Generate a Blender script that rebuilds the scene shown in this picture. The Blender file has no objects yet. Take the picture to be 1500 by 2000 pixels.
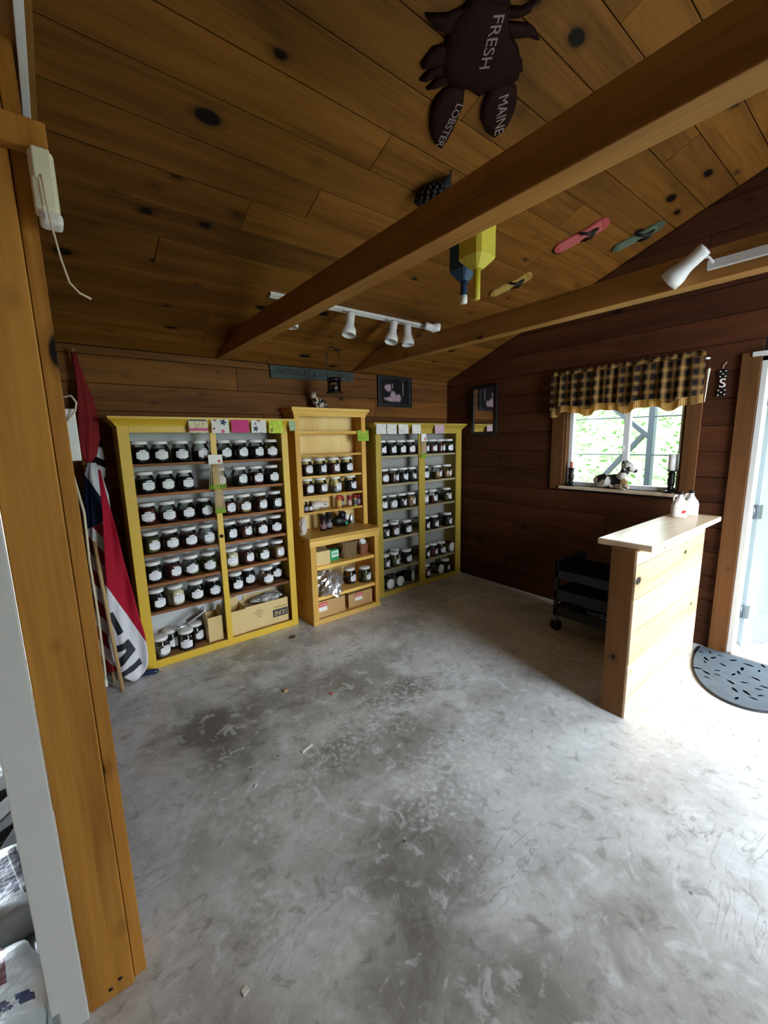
import bpy, bmesh, math, random
from mathutils import Vector, Matrix
random.seed(7)
S = bpy.context.scene
COL = S.collection

# ------------------------------------------------------------------ camera
def make_camera():
    yaw, pitch, roll, F = 0.665962, 0.168999, -0.021213, 810.654
    cy, sy, cp, sp = math.cos(yaw), math.sin(yaw), math.cos(pitch), math.sin(pitch)
    f = Vector((sy*cp, cy*cp, -sp)); r = Vector((cy, -sy, 0)); u = r.cross(f)
    cr, sr = math.cos(roll), math.sin(roll)
    r2 = r*cr + u*sr; u2 = -r*sr + u*cr
    cam = bpy.data.cameras.new('camera'); o = bpy.data.objects.new('camera', cam); COL.objects.link(o)
    cam.sensor_fit = 'VERTICAL'; cam.sensor_height = 24.0; cam.lens = F/2000*24.0
    cam.clip_start = 0.02
    m = Matrix.Identity(4)
    for i in range(3):
        m[i][0] = r2[i]; m[i][1] = u2[i]; m[i][2] = -f[i]
    m[0][3], m[1][3], m[2][3] = 0, 0, 1.6
    o.matrix_world = m
    S.camera = o
make_camera()

# ------------------------------------------------------------------ sky, daylight, exposure
W = bpy.data.worlds.new('overcast_sky'); S.world = W; W.use_nodes = True
bg = W.node_tree.nodes['Background']
bg.inputs['Color'].default_value = (0.80, 0.90, 1.0, 1)
bg.inputs['Strength'].default_value = 16.0
S.view_settings.view_transform = 'Standard'; S.view_settings.look = 'None'
S.view_settings.gamma = 1.0; S.view_settings.use_curve_mapping = False
S.view_settings.exposure = 0.42
def portal(loc, rot, sx, sy):
    l = bpy.data.lights.new('sky_portal', 'AREA'); l.shape = 'RECTANGLE'; l.size = sx; l.size_y = sy
    l.cycles.is_portal = True
    o = bpy.data.objects.new('sky_portal', l); COL.objects.link(o); o.location = loc; o.rotation_euler = rot
P2 = math.pi/2
portal((3.80, 0.24, 1.05), (0, P2, 0), 2.1, 0.9)                # doorway in the right wall
portal((3.80, 1.555, 1.55), (0, P2, 0), 0.8, 0.95)              # window

# ------------------------------------------------------------------ mesh helpers
class MB:
    def __init__(s): s.v = []; s.f = []; s.sm = []
    def add(s, vs, fs, smooth=False):
        n = len(s.v); s.v += [tuple(v) for v in vs]
        s.f += [tuple(i+n for i in f) for f in fs]; s.sm += [smooth]*len(fs); return s
    def box(s, x0, x1, y0, y1, z0, z1):
        vs = [(x, y, z) for z in (z0, z1) for y in (y0, y1) for x in (x0, x1)]
        return s.add(vs, [(0,2,3,1),(4,5,7,6),(0,1,5,4),(1,3,7,5),(3,2,6,7),(2,0,4,6)])
    def obox(s, c, ax, h):
        c = Vector(c); a = [Vector(k).normalized()*q for k, q in zip(ax, h)]
        vs = [c + a[0]*i + a[1]*j + a[2]*k for k in (-1,1) for j in (-1,1) for i in (-1,1)]
        return s.add(vs, [(0,2,3,1),(4,5,7,6),(0,1,5,4),(1,3,7,5),(3,2,6,7),(2,0,4,6)])
    def bar(s, p, q, w, h=None, up=(0,0,1)):
        p, q = Vector(p), Vector(q); d = (q-p); L = d.length; d.normalize(); h = h or w
        up = Vector(up)
        if abs(d.dot(up)) > .98: up = Vector((0,1,0))
        a = d.cross(up).normalized(); b = a.cross(d)
        return s.obox((p+q)/2, (d, a, b), (L/2, w/2, h/2))
    def prism(s, poly, fn, a0, a1, smooth=False):
        n = len(poly)
        vs = [fn(p[0], p[1], a0) for p in poly] + [fn(p[0], p[1], a1) for p in poly]
        fs = [tuple(range(n))[::-1], tuple(range(n, 2*n))] + [(i, (i+1) % n, n+(i+1) % n, n+i) for i in range(n)]
        return s.add(vs, fs, smooth)
    def dome(s, poly, fn, h, inner=.6, base=0.0):
        n = len(poly); cx = sum(p[0] for p in poly)/n; cy = sum(p[1] for p in poly)/n
        rings = []
        for k, hh in ((1, base), (1, base+h*.45), (.86, base+h*.85), (inner, base+h)):
            rings.append([fn(cx+(p[0]-cx)*k, cy+(p[1]-cy)*k, hh) for p in poly])
        vs = [v for r in rings for v in r]
        fs = [tuple(range(n))[::-1], tuple(range(3*n, 4*n))]
        for r in range(3): fs += [(r*n+i, r*n+(i+1) % n, (r+1)*n+(i+1) % n, (r+1)*n+i) for i in range(n)]
        return s.add(vs, fs, True)
    def lathe(s, prof, c=(0,0,0), seg=20, axis=(0,0,1), smooth=True):
        ax = Vector(axis).normalized(); t = Vector((1,0,0)) if abs(ax.x) < .9 else Vector((0,1,0))
        a = ax.cross(t).normalized(); b = ax.cross(a); c = Vector(c); vs = []
        if abs(ax.z) > .999: a = Vector((1,0,0)); b = Vector((0,1,0)) if ax.z > 0 else Vector((0,-1,0))
        for r, z in prof:
            for i in range(seg):
                th = 2*math.pi*i/seg; vs.append(c + ax*z + (a*math.cos(th)+b*math.sin(th))*max(r, 1e-4))
        fs = []
        for k in range(len(prof)-1):
            fs += [(k*seg+i, k*seg+(i+1) % seg, (k+1)*seg+(i+1) % seg, (k+1)*seg+i) for i in range(seg)]
        m = len(prof)-1
        fs += [tuple(range(seg))[::-1], tuple(m*seg+i for i in range(seg))]
        return s.add(vs, fs, smooth)
    def tube(s, pts, r, seg=8):
        pts = [Vector(p) for p in pts]; n = len(pts); vs = []; prev = None
        for i, p in enumerate(pts):
            d = (pts[min(i+1, n-1)] - pts[max(i-1, 0)]).normalized()
            t = prev if prev else (Vector((0,0,1)) if abs(d.z) < .9 else Vector((1,0,0)))
            a = (t - d*t.dot(d)).normalized(); b = d.cross(a); prev = a
            rr = r[i] if isinstance(r, (list, tuple)) else r
            vs += [p + (a*math.cos(2*math.pi*k/seg)+b*math.sin(2*math.pi*k/seg))*rr for k in range(seg)]
        fs = [(i*seg+k, i*seg+(k+1) % seg, (i+1)*seg+(k+1) % seg, (i+1)*seg+k) for i in range(n-1) for k in range(seg)]
        fs += [tuple(range(seg))[::-1], tuple((n-1)*seg+k for k in range(seg))]
        return s.add(vs, fs, True)
    def ellipsoid(s, c, r, seg=14, rings=9):
        prof = [(math.sin(math.pi*i/rings), -math.cos(math.pi*i/rings)) for i in range(rings+1)]
        t = MB().lathe(prof, (0,0,0), seg)
        return s.add([(c[0]+v[0]*r[0], c[1]+v[1]*r[1], c[2]+v[2]*r[2]) for v in t.v], t.f, True)
    def loft(s, secs, seg=28, folds=5, amp=.25, ph=0.0):
        vs = []
        for j, (c, rx, ry) in enumerate(secs):
            for i in range(seg):
                th = 2*math.pi*i/seg; k = 1+amp*math.sin(folds*th+ph+j*.55)
                vs.append((c[0]+rx*k*math.cos(th), c[1]+ry*k*math.sin(th), c[2]))
        n = len(secs)
        fs = [(j*seg+i, j*seg+(i+1) % seg, (j+1)*seg+(i+1) % seg, (j+1)*seg+i) for j in range(n-1) for i in range(seg)]
        fs += [tuple(range(seg))[::-1], tuple((n-1)*seg+i for i in range(seg))]
        return s.add(vs, fs, True)
    def mesh(s, name, origin=(0,0,0)):
        me = bpy.data.meshes.new(name); o = Vector(origin)
        me.from_pydata([tuple(Vector(v)-o) for v in s.v], [], s.f)
        me.polygons.foreach_set('use_smooth', s.sm); me.validate(); me.update()
        b = bmesh.new(); b.from_mesh(me); bmesh.ops.recalc_face_normals(b, faces=b.faces); b.to_mesh(me); b.free()
        return me

def tag(o, label=None, cat=None, group=None, kind=None):
    if label: o['label'] = label
    if cat: o['category'] = cat
    if group: o['group'] = group
    if kind: o['kind'] = kind
    return o
def thing(name, label, cat, loc, group=None, rotz=0):
    o = bpy.data.objects.new(name, None); COL.objects.link(o); o.empty_display_size = .05
    o.location = loc; o.rotation_euler = (0, 0, rotz)
    return tag(o, label, cat, group)
def obj(name, mb, mat, parent=None, bevel=0, local=False, label=None):
    """one mesh object; vertices in world space unless local"""
    org = (0, 0, 0)
    if parent is not None and not local:
        p = parent
        org = Vector((0, 0, 0))
        while p is not None: org = org + p.location; p = p.parent
    me = mb.mesh(name, org) if isinstance(mb, MB) else mb
    o = bpy.data.objects.new(name, me); COL.objects.link(o)
    if parent is not None: o.parent = parent
    if mat is not None and not me.materials: me.materials.append(mat)
    if bevel:
        b = o.modifiers.new('bevel', 'BEVEL'); b.width = bevel; b.segments = 2; b.limit_method = 'ANGLE'
    if label: o['label'] = label
    return o
def one(name, mb, mat, label, cat, group=None, bevel=0, base=None):
    """a thing that is a single mesh, origin at its base"""
    xs = [v[0] for v in mb.v]; ys = [v[1] for v in mb.v]; zs = [v[2] for v in mb.v]
    c = base or ((min(xs)+max(xs))/2, (min(ys)+max(ys))/2, min(zs))
    me = mb.mesh(name, c); o = bpy.data.objects.new(name, me); COL.objects.link(o); o.location = c
    if mat: me.materials.append(mat)
    if bevel:
        b = o.modifiers.new('bevel', 'BEVEL'); b.width = bevel; b.segments = 2; b.limit_method = 'ANGLE'
    return tag(o, label, cat, group)
def struct(name, mb, mat, bevel=0):
    o = obj(name, mb, mat, None, bevel); o['kind'] = 'structure'; return o
def copy_tree(o, loc=None, rot=None, parent=None):
    c = o.copy(); COL.objects.link(c); c.parent = parent
    if loc is not None: c.location = loc
    if rot is not None: c.rotation_euler = rot
    for ch in list(o.children): copy_tree(ch, None, None, c)
    return c
def text_mesh(s, size, ext=.0006):
    cu = bpy.data.curves.new('lettering', 'FONT'); cu.body = s; cu.size = size; cu.extrude = ext
    cu.align_x = 'CENTER'; cu.align_y = 'CENTER'
    o = bpy.data.objects.new('lettering', cu); COL.objects.link(o)
    bpy.context.view_layer.update()
    me = bpy.data.meshes.new_from_object(o.evaluated_get(bpy.context.evaluated_depsgraph_get()))
    bpy.data.objects.remove(o); return me
def text(name, s, size, c, xd, yd, mat, parent, ext=.0006, sx=1.0):
    me = text_mesh(s, size, ext); xd = Vector(xd).normalized(); yd = Vector(yd).normalized(); zd = xd.cross(yd)
    org = Vector((0, 0, 0)); p = parent
    while p is not None: org = org + p.location; p = p.parent
    m = Matrix.Identity(4)
    for i in range(3): m[i][0] = xd[i]*sx; m[i][1] = yd[i]; m[i][2] = zd[i]; m[i][3] = c[i]-org[i]
    me.transform(m); return obj(name, me, mat, parent, local=True)

# ------------------------------------------------------------------ materials
def rgb(h):
    c = [int(h[i:i+2], 16)/255 for i in (0, 2, 4)]
    return tuple(x/12.92 if x <= .04045 else ((x+.055)/1.055)**2.4 for x in c) + (1,)
class NT:
    def __init__(s, name):
        s.m = bpy.data.materials.new(name); s.m.use_nodes = True; s.t = s.m.node_tree
        s.b = s.t.nodes['Principled BSDF']
    def n(s, typ, **kw):
        o = s.t.nodes.new(typ)
        for k, v in kw.items():
            if k.startswith('i_'): o.inputs[k[2:].replace('_', ' ')].default_value = v
            else: setattr(o, k, v)
        return o
    def l(s, a, b): s.t.links.new(a, b)
    def math(s, op, a, b=None, c=None, clamp=False):
        o = s.t.nodes.new('ShaderNodeMath'); o.operation = op; o.use_clamp = clamp
        for i, x in enumerate((a, b, c)):
            if x is None: continue
            if isinstance(x, (int, float)): o.inputs[i].default_value = x
            else: s.l(x, o.inputs[i])
        return o.outputs[0]
    def mix(s, fac, a, b, blend='MIX'):
        o = s.t.nodes.new('ShaderNodeMix'); o.data_type = 'RGBA'; o.blend_type = blend; o.clamp_factor = True
        for i, x in ((0, fac), (6, a), (7, b)):
            if isinstance(x, (int, float)): o.inputs[i].default_value = x
            elif isinstance(x, tuple): o.inputs[i].default_value = x
            else: s.l(x, o.inputs[i])
        return o.outputs[2]
    def step(s, x, lo, hi):
        o = s.t.nodes.new('ShaderNodeMapRange'); o.interpolation_type = 'SMOOTHSTEP'
        s.l(x, o.inputs[0]); o.inputs[1].default_value = lo; o.inputs[2].default_value = hi; return o.outputs[0]
    def coord(s, scale=(1,1,1), rnd=True, rot=(0,0,0)):
        tc = s.n('ShaderNodeTexCoord'); v = tc.outputs['Object']
        if rnd:
            oi = s.n('ShaderNodeObjectInfo'); cx = s.n('ShaderNodeCombineXYZ')
            s.l(s.math('MULTIPLY', oi.outputs['Random'], 41.7), cx.inputs[0])
            s.l(s.math('MULTIPLY', oi.outputs['Random'], 23.1), cx.inputs[1])
            s.l(s.math('MULTIPLY', oi.outputs['Random'], 67.3), cx.inputs[2])
            va = s.n('ShaderNodeVectorMath'); va.operation = 'ADD'; s.l(v, va.inputs[0]); s.l(cx.outputs[0], va.inputs[1]); v = va.outputs[0]
        mp = s.n('ShaderNodeMapping'); s.l(v, mp.inputs[0]); mp.inputs['Scale'].default_value = scale; mp.inputs['Rotation'].default_value = rot
        return mp.outputs[0]
    def noise(s, vec, scale=1., detail=3., rough=.5, dist=0.):
        o = s.n('ShaderNodeTexNoise'); s.l(vec, o.inputs['Vector'])
        o.inputs['Scale'].default_value = scale; o.inputs['Detail'].default_value = detail
        o.inputs['Roughness'].default_value = rough; o.inputs['Distortion'].default_value = dist
        return o.outputs['Fac']
    def bump(s, h, st=.2, d=.01):
        o = s.n('ShaderNodeBump'); s.l(h, o.inputs['Height']); o.inputs['Strength'].default_value = st; o.inputs['Distance'].default_value = d
        s.l(o.outputs[0], s.b.inputs['Normal'])
    def fin(s, col, rough=.6, spec=None, metal=0):
        if isinstance(col, tuple): s.b.inputs['Base Color'].default_value = col
        else: s.l(col, s.b.inputs['Base Color'])
        if isinstance(rough, (int, float)): s.b.inputs['Roughness'].default_value = rough
        else: s.l(rough, s.b.inputs['Roughness'])
        s.b.inputs['Metallic'].default_value = metal
        if spec is not None: s.b.inputs['Specular IOR Level'].default_value = spec
        return s.m

def plain(name, h, rough=.5, var=.12, scale=25., metal=0, spec=None, bump=0):
    k = NT(name); c = rgb(h) if isinstance(h, str) else h
    nz = k.noise(k.coord(), scale, 3)
    col = k.mix(nz, tuple(x*(1-var) for x in c[:3])+(1,), tuple(min(1, x*(1+var)) for x in c[:3])+(1,))
    if bump: k.bump(nz, bump, .004)
    return k.fin(col, rough, spec, metal)

def wood(name, light, dark, axis='X', knot=.5, rough=.6, knotcol='160a03', across=9., spec=.18, streak=.35):
    k = NT(name); L, D = rgb(light), rgb(dark)
    i = 'XYZ'.index(axis)
    def sc(a, b): v = [b, b, b]; v[i] = a; return tuple(v)
    n1 = k.noise(k.coord(sc(.7, across)), 1.0, 4, .55, .6)
    n2 = k.noise(k.coord(sc(3., 70.)), 1.0, 3, .6, .3)
    n3 = k.noise(k.coord(sc(.9, 2.2)), 1.0, 2)
    f = k.math('ADD', k.math('MULTIPLY', n1, .65), k.math('ADD', k.math('MULTIPLY', n2, streak), k.math('MULTIPLY', n3, .35)))
    f = k.step(f, .38, .9)
    col = k.mix(f, D, L)
    oi = k.n('ShaderNodeObjectInfo')
    tint = k.math('ADD', k.math('MULTIPLY', oi.outputs['Random'], .42), .79)
    hsv = k.n('ShaderNodeHueSaturation'); k.l(col, hsv.inputs['Color']); k.l(tint, hsv.inputs['Value'])
    col = hsv.outputs[0]
    if knot > 0:
        vo = k.n('ShaderNodeTexVoronoi'); k.l(k.coord(sc(3.9, 6.6)), vo.inputs['Vector']); vo.inputs['Scale'].default_value = 1.0
        sp = k.n('ShaderNodeSeparateColor'); k.l(vo.outputs['Color'], sp.inputs[0])
        rad = k.math('MULTIPLY', k.math('SUBTRACT', sp.outputs[0], 1-knot), .29)
        d = k.math('ADD', vo.outputs['Distance'], k.math('MULTIPLY', k.math('SUBTRACT', n2, .5), .05))
        df = k.math('SUBTRACT', d, rad)
        core = k.math('SUBTRACT', 1.0, k.step(df, -.03, .03))
        halo = k.math('MULTIPLY', k.math('SUBTRACT', 1.0, k.step(df, 0., .17)), .45)
        col = k.mix(halo, col, tuple(x*.45 for x in D[:3])+(1,))
        col = k.mix(core, col, rgb(knotcol))
    k.bump(k.math('ADD', n2, n1), .18, .004)
    return k.fin(col, rough, spec)

M = {}
M['ceil'] = wood('pine_ceiling', '8f5d24', '52320f', 'X', .74, .6)
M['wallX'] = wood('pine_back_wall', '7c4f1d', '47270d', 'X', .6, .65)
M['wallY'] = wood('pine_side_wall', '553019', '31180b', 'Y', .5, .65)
M['beam'] = wood('fir_beam', 'b27e41', '7b5224', 'Y', .4, .55)
M['post'] = wood('fir_post', 'c48a3e', '8a581f', 'Z', .6, .55)
M['trimZ'] = wood('trim_wood_upright', '6e4726', '4a2f18', 'Z', .35, .6)
M['trimY'] = wood('trim_wood_level', 'b47f45', '855426', 'Y', .2, .6)
M['ctrX'] = wood('counter_pine', 'e0c4a2', 'c39c72', 'X', .5, .5)
M['ctrTop'] = wood('counter_top_pine', 'eddabd', 'cfae86', 'X', .1, .28)  # paler than the counter planks: sky glare put into the colour
M['ctrEnd'] = wood('counter_end_pine', '875c34', '623f20', 'Z', .35, .55)  # darker than the counter planks: shade on the end put into the colour
M['hutX'] = wood('hutch_pine', 'eac06a', 'c79239', 'X', .2, .42, '6e4317')
M['hutZ'] = wood('hutch_pine_upright', 'e8ba63', 'c58d36', 'Z', .3, .42, '6e4317')
M['hutBack'] = wood('hutch_back_panel', 'e9cf8e', 'd3b063', 'Z', 0, .5, across=4)
M['shelf'] = wood('brown_shelf_board', 'a06c43', '6d4326', 'X', .15, .6)
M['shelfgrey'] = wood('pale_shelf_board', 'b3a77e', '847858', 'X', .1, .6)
M['deck'] = plain('dark_backing', '1a110a', .9)
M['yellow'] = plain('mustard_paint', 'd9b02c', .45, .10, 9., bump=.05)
M['olive'] = plain('shaded_mustard_paint', 'b49a3a', .5, .12, 9., bump=.05)  # the mustard mixed darker, corner shade put into the paint colour
M['panelwhite'] = plain('whitewashed_panel', 'c3c6c4', .7, .12, 4.)
M['white'] = plain('white_enamel', 'e9e8e2', .35, .04)
M['whitetrim'] = plain('white_trim_paint', 'd0d0cc', .5, .06, 14.)
M['vinyl'] = plain('white_vinyl', 'eef0f0', .35, .03)
M['black'] = plain('black_paint', '0b0b0c', .45, .2)
M['iron'] = plain('black_iron', '121110', .4, .2, metal=.3)
M['steel'] = plain('grey_steel', '8d9096', .35, .1, metal=.9)
M['cream'] = plain('cream_plastic', 'e8e2c4', .4, .05)
M['wire'] = plain('cream_wire', 'd8ccb0', .5, .05)
M['cardboard'] = plain('cardboard', 'c39a63', .8, .08, 12.)
M['cardlight'] = plain('cardboard_light', 'd9bd82', .8, .06, 12.)
M['red'] = plain('red_print', 'cf3a35', .6, .05)
M['paper'] = plain('white_paper', 'eceae2', .7, .03)
M['ink'] = plain('dark_ink', '22242c', .6, .1)
M['bluegrey'] = plain('weathered_blue_grey_board', '39443f', .8, .3, 18.)
M['cart'] = plain('black_cart_plastic', '1a2024', .38, .15)
M['rubber'] = plain('black_rubber', '0c0c0d', .6, .2)

# ------------------------------------------------------------------ structure dimensions
XR, YB, ZB, SL = 3.74, 3.50, 2.27, 0.36      # right wall face, back wall face, eave height, roof slope
YF = -1.60                                   # front wall
YRIDGE = -0.30
KS = math.sqrt(1+SL*SL)
def zc(y): return ZB + SL*(YB-y) if y >= YRIDGE else ZB + SL*(YB-YRIDGE) - SL*(YRIDGE-y)
VS = Vector((0, -1, SL)).normalized(); NC = Vector((0, -SL, -1)).normalized()
def cpt(u, v, h): return Vector((u, YB, ZB)) + VS*v + NC*h      # ceiling point: along eave, up slope, down from boards

def clip(poly, fn):
    out = []
    for i in range(len(poly)):
        a, b = poly[i], poly[(i+1) % len(poly)]; fa, fb = fn(a), fn(b)
        if fa <= 0: out.append(a)
        if (fa < 0 < fb) or (fb < 0 < fa):
            t = fa/(fa-fb); out.append((a[0]+(b[0]-a[0])*t, a[1]+(b[1]-a[1])*t))
    return out

# floor ------------------------------------------------------------
def floor_material():
    k = NT('stained_concrete'); c = k.coord(rnd=False)
    sx = k.n('ShaderNodeSeparateXYZ'); k.l(c, sx.inputs[0]); X, Y = sx.outputs[0], sx.outputs[1]
    big = k.noise(c, .9, 4, .6, .4); mid = k.noise(c, 3.2, 5, .62, .5); fine = k.noise(c, 26, 4, .65); grit = k.noise(c, 110, 2)
    col = k.mix(k.step(mid, .33, .68), rgb('a9a69f'), rgb('dad9d5'))
    col = k.mix(k.math('MULTIPLY', k.step(big, .42, .62), .55), col, rgb('e8eaed'))
    vo = k.n('ShaderNodeTexVoronoi'); k.l(c, vo.inputs['Vector']); vo.inputs['Scale'].default_value = 34.; vo.inputs['Randomness'].default_value = 1.
    spot0 = k.math('SUBTRACT', 1., k.step(k.math('ADD', vo.outputs['Distance'], k.math('MULTIPLY', fine, .4)), .42, .66))
    dn = k.noise(c, 38, 3, .6)
    spot = k.math('MULTIPLY', k.math('ADD', k.math('MULTIPLY', spot0, .55), k.step(dn, .48, .66)), .6, None, True)
    def blob(x, y, rx, ry, soft=.6):
        a = k.math('DIVIDE', k.math('SUBTRACT', X, x), rx); b = k.math('DIVIDE', k.math('SUBTRACT', Y, y), ry)
        d = k.math('SQRT', k.math('ADD', k.math('MULTIPLY', a, a), k.math('MULTIPLY', b, b)))
        d = k.math('ADD', d, k.math('MULTIPLY', k.math('SUBTRACT', mid, .5), 1.6))
        return k.math('SUBTRACT', 1., k.step(d, 1-soft, 1.0+soft*.3))
    def band(x0, y0, x1, y1, w):
        dx, dy = x1-x0, y1-y0; L = math.hypot(dx, dy); dx /= L; dy /= L
        p = k.math('ADD', k.math('MULTIPLY', k.math('SUBTRACT', X, x0), dx), k.math('MULTIPLY', k.math('SUBTRACT', Y, y0), dy))
        q = k.math('ADD', k.math('MULTIPLY', k.math('SUBTRACT', X, x0), -dy), k.math('MULTIPLY', k.math('SUBTRACT', Y, y0), dx))
        pc = k.math('MAXIMUM', k.math('SUBTRACT', k.math('ABSOLUTE', k.math('SUBTRACT', p, L/2)), L/2), 0.)
        d = k.math('SQRT', k.math('ADD', k.math('MULTIPLY', pc, pc), k.math('MULTIPLY', q, q)))
        d = k.math('ADD', d, k.math('MULTIPLY', k.math('SUBTRACT', mid, .5), w*1.5))
        return k.math('SUBTRACT', 1., k.step(d, w*.3, w*1.1))
    # old damp stains, pale patches and trails of paint spots
    for (x, y, rx, ry, a) in ((.50, 2.28, .22, .20, .75), (.62, 2.12, .2, .2, .6), (.95, 2.35, .45, .22, .6), (1.45, 2.25, .55, .25, .6), (1.62, 1.85, .3, .2, .7), (1.15, 1.55, .5, .25, .45),
                              (2.1, 1.42, .3, .25, .35), (.95, .95, .28, .3, .6), (.72, .75, .3, .25, .5), (1.15, 1.1, .25, .2, .4), (1.95, .6, .2, .1, .2), (1.0, .45, .2, .15, .3), (1.3, 2.95, .6, .2, .35)):
        col = k.mix(k.math('MULTIPLY', blob(x, y, rx, ry), a), col, rgb('6e675d'))
    pale = k.math('MAXIMUM', blob(1.9, 1.05, .8, .5), k.math('MAXIMUM', blob(2.6, 2.0, .7, .5), blob(2.7, .55, .9, .5)))
    col = k.mix(k.math('MULTIPLY', pale, .5), col, rgb('e6e8ea'))
    trail = k.math('MAXIMUM', band(.50, 1.53, .92, 1.68, .09), k.math('MAXIMUM', band(.40, 2.0, .62, 2.05, .05), k.math('MAXIMUM', band(1.0, 1.75, 1.9, 1.85, .25), band(1.2, 1.2, 1.75, 1.25, .3))))
    trail = k.math('MAXIMUM', trail, band(.38, 1.25, .45, .95, .12))
    col = k.mix(k.math('MULTIPLY', k.math('MULTIPLY', spot, k.math('MAXIMUM', trail, k.math('MULTIPLY', k.step(big, .4, .6), .35))), .85), col, rgb('efeff1'))
    mot = k.noise(c, 11, 5, .68, .6)
    col = k.mix(k.math('MULTIPLY', k.step(mot, .54, .68), .45), col, rgb('6d675e'))
    col = k.mix(k.math('MULTIPLY', k.math('SUBTRACT', 1., k.step(mot, .34, .46)), .6), col, rgb('eceef0'))
    # fine dark specks and hairline marks
    vo2 = k.n('ShaderNodeTexVoronoi'); k.l(c, vo2.inputs['Vector']); vo2.inputs['Scale'].default_value = 9.
    sp2 = k.n('ShaderNodeSeparateColor'); k.l(vo2.outputs['Color'], sp2.inputs[0])
    speck = k.math('MULTIPLY', k.math('SUBTRACT', 1., k.step(vo2.outputs['Distance'], .03, .09)), k.math('GREATER_THAN', sp2.outputs[1], .72))
    col = k.mix(k.math('MULTIPLY', speck, .7), col, rgb('3a352f'))
    wv = k.noise(k.coord((1.2, 5., 1), rnd=False, rot=(0, 0, .9)), 2.2, 3, .5, 1.5)
    crack = k.math('MULTIPLY', k.math('SUBTRACT', 1., k.step(k.math('ABSOLUTE', k.math('SUBTRACT', wv, .5)), .004, .02)), k.step(big, .5, .6))
    col = k.mix(k.math('MULTIPLY', crack, .45), col, rgb('7a746b'))
    col = k.mix(k.math('MULTIPLY', k.step(fine, .35, .75), .35), col, k.mix(.5, col, rgb('6f6a62')))
    k.bump(k.math('ADD', k.math('MULTIPLY', fine, .7), k.math('MULTIPLY', grit, .4)), .12, .003)
    rough = k.math('ADD', .20, k.math('MULTIPLY', mid, .28))
    return k.fin(col, rough, .45)
M['floor'] = floor_material()
flo = struct('floor', MB().box(-.19, XR+.12, YF, YB+.1, -.12, 0), M['floor'])
k = NT('grass_ground'); nz = k.noise(k.coord(rnd=False), 14, 4)
M['grass'] = k.fin(k.mix(nz, rgb('3f6328'), rgb('6d8a48')), .9)
k = NT('gravel_yard'); nz = k.noise(k.coord(rnd=False), 18, 5, .7)
M['gravel'] = k.fin(k.mix(k.step(nz, .35, .65), rgb('4c4e4c'), rgb('a9b0b2')), .9)
struct('yard_ground', MB().box(-6, -.19, -8, 9, -.14, -.005), M['gravel'])
struct('lawn_ground', MB().box(XR+.12, 30, -14, 16, -.3, -.10), M['grass'])
struct('front_ground', MB().box(-.19, XR+.12, -8, YF, -.2, -.03), M['gravel'])

# ceiling ----------------------------------------------------------
ce = MB()
ce.prism([(YB+.3, zc(YB)-SL*.3), (YRIDGE, zc(YRIDGE)), (YF-.3, zc(YF)-SL*.3), (YF-.3, zc(YF)-SL*.3+.12), (YRIDGE, zc(YRIDGE)+.12), (YB+.3, zc(YB)-SL*.3+.12)],
         lambda a, b, h: (h, a, b+.024), -.35, XR+.35)
ceil = struct('ceiling', ce, M['deck'])
PW = .185
n = int((YB-YRIDGE)*KS/PW)+1
v0 = (YB-2.486)*KS - 6*PW          # boards counted so that a joint falls at y = 2.486
for i in range(n+1):
    a, b = v0+i*PW, v0+(i+1)*PW
    a = max(a, 0.0); b = min(b, (YB-YRIDGE)*KS)
    if b-a < .02: continue
    cuts = [0.0, XR]
    js = {3: [2.2], 5: [.55], 6: [1.66], 8: [1.19], 9: [2.9], 10: [1.36], 11: [2.75], 12: [1.62], 13: [2.17], 14: [.8, 2.95]}.get(i, [random.uniform(.8, 3)])
    cuts = [0.0] + js + [XR]
    for c0, c1 in zip(cuts[:-1], cuts[1:]):
        dz = random.uniform(-.002, .002)
        m = MB(); g = .0018
        vs = [cpt(u, v, h) for h in (dz, -.019) for v in (a+g, b-g) for u in (c0+.001, c1-.001)]
        m.add(vs, [(0,2,3,1),(4,5,7,6),(0,1,5,4),(1,3,7,5),(3,2,6,7),(2,0,4,6)])
        obj('plank', m, M['ceil'], ceil, .003)
# front slope of the roof (behind the camera)
for i in range(int((YRIDGE-YF)/.174)+1):
    y1 = YRIDGE-i*.174; y0 = max(y1-.172, YF)
    if y1-y0 < .02: continue
    m = MB(); vs = [(x, y, zc(y)+h) for h in (0, .02) for y in (y0, y1) for x in (0, XR)]
    m.add(vs, [(0,2,3,1),(4,5,7,6),(0,1,5,4),(1,3,7,5),(3,2,6,7),(2,0,4,6)]); obj('plank', m, M['ceil'], ceil)

# back wall --------------------------------------------------------
wb = struct('wall_back', MB().box(-.2, XR+.12, YB+.018, YB+.12, -.1, ZB+.02), M['deck'])
zs = [0] + [.181+.185*i for i in range(12)] + [ZB]
for z0, z1 in zip(zs[:-1], zs[1:]):
    if z1-z0 < .01: continue
    xj = random.uniform(.9, 2.9)
    for c0, c1 in ((0.0, xj), (xj, XR)):
        d = random.uniform(0, .002)
        obj('plank', MB().box(c0+.001, c1-.001, YB+d, YB+.02, z0+.0015, z1-.0015), M['wallX'], wb, .0035)
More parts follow.
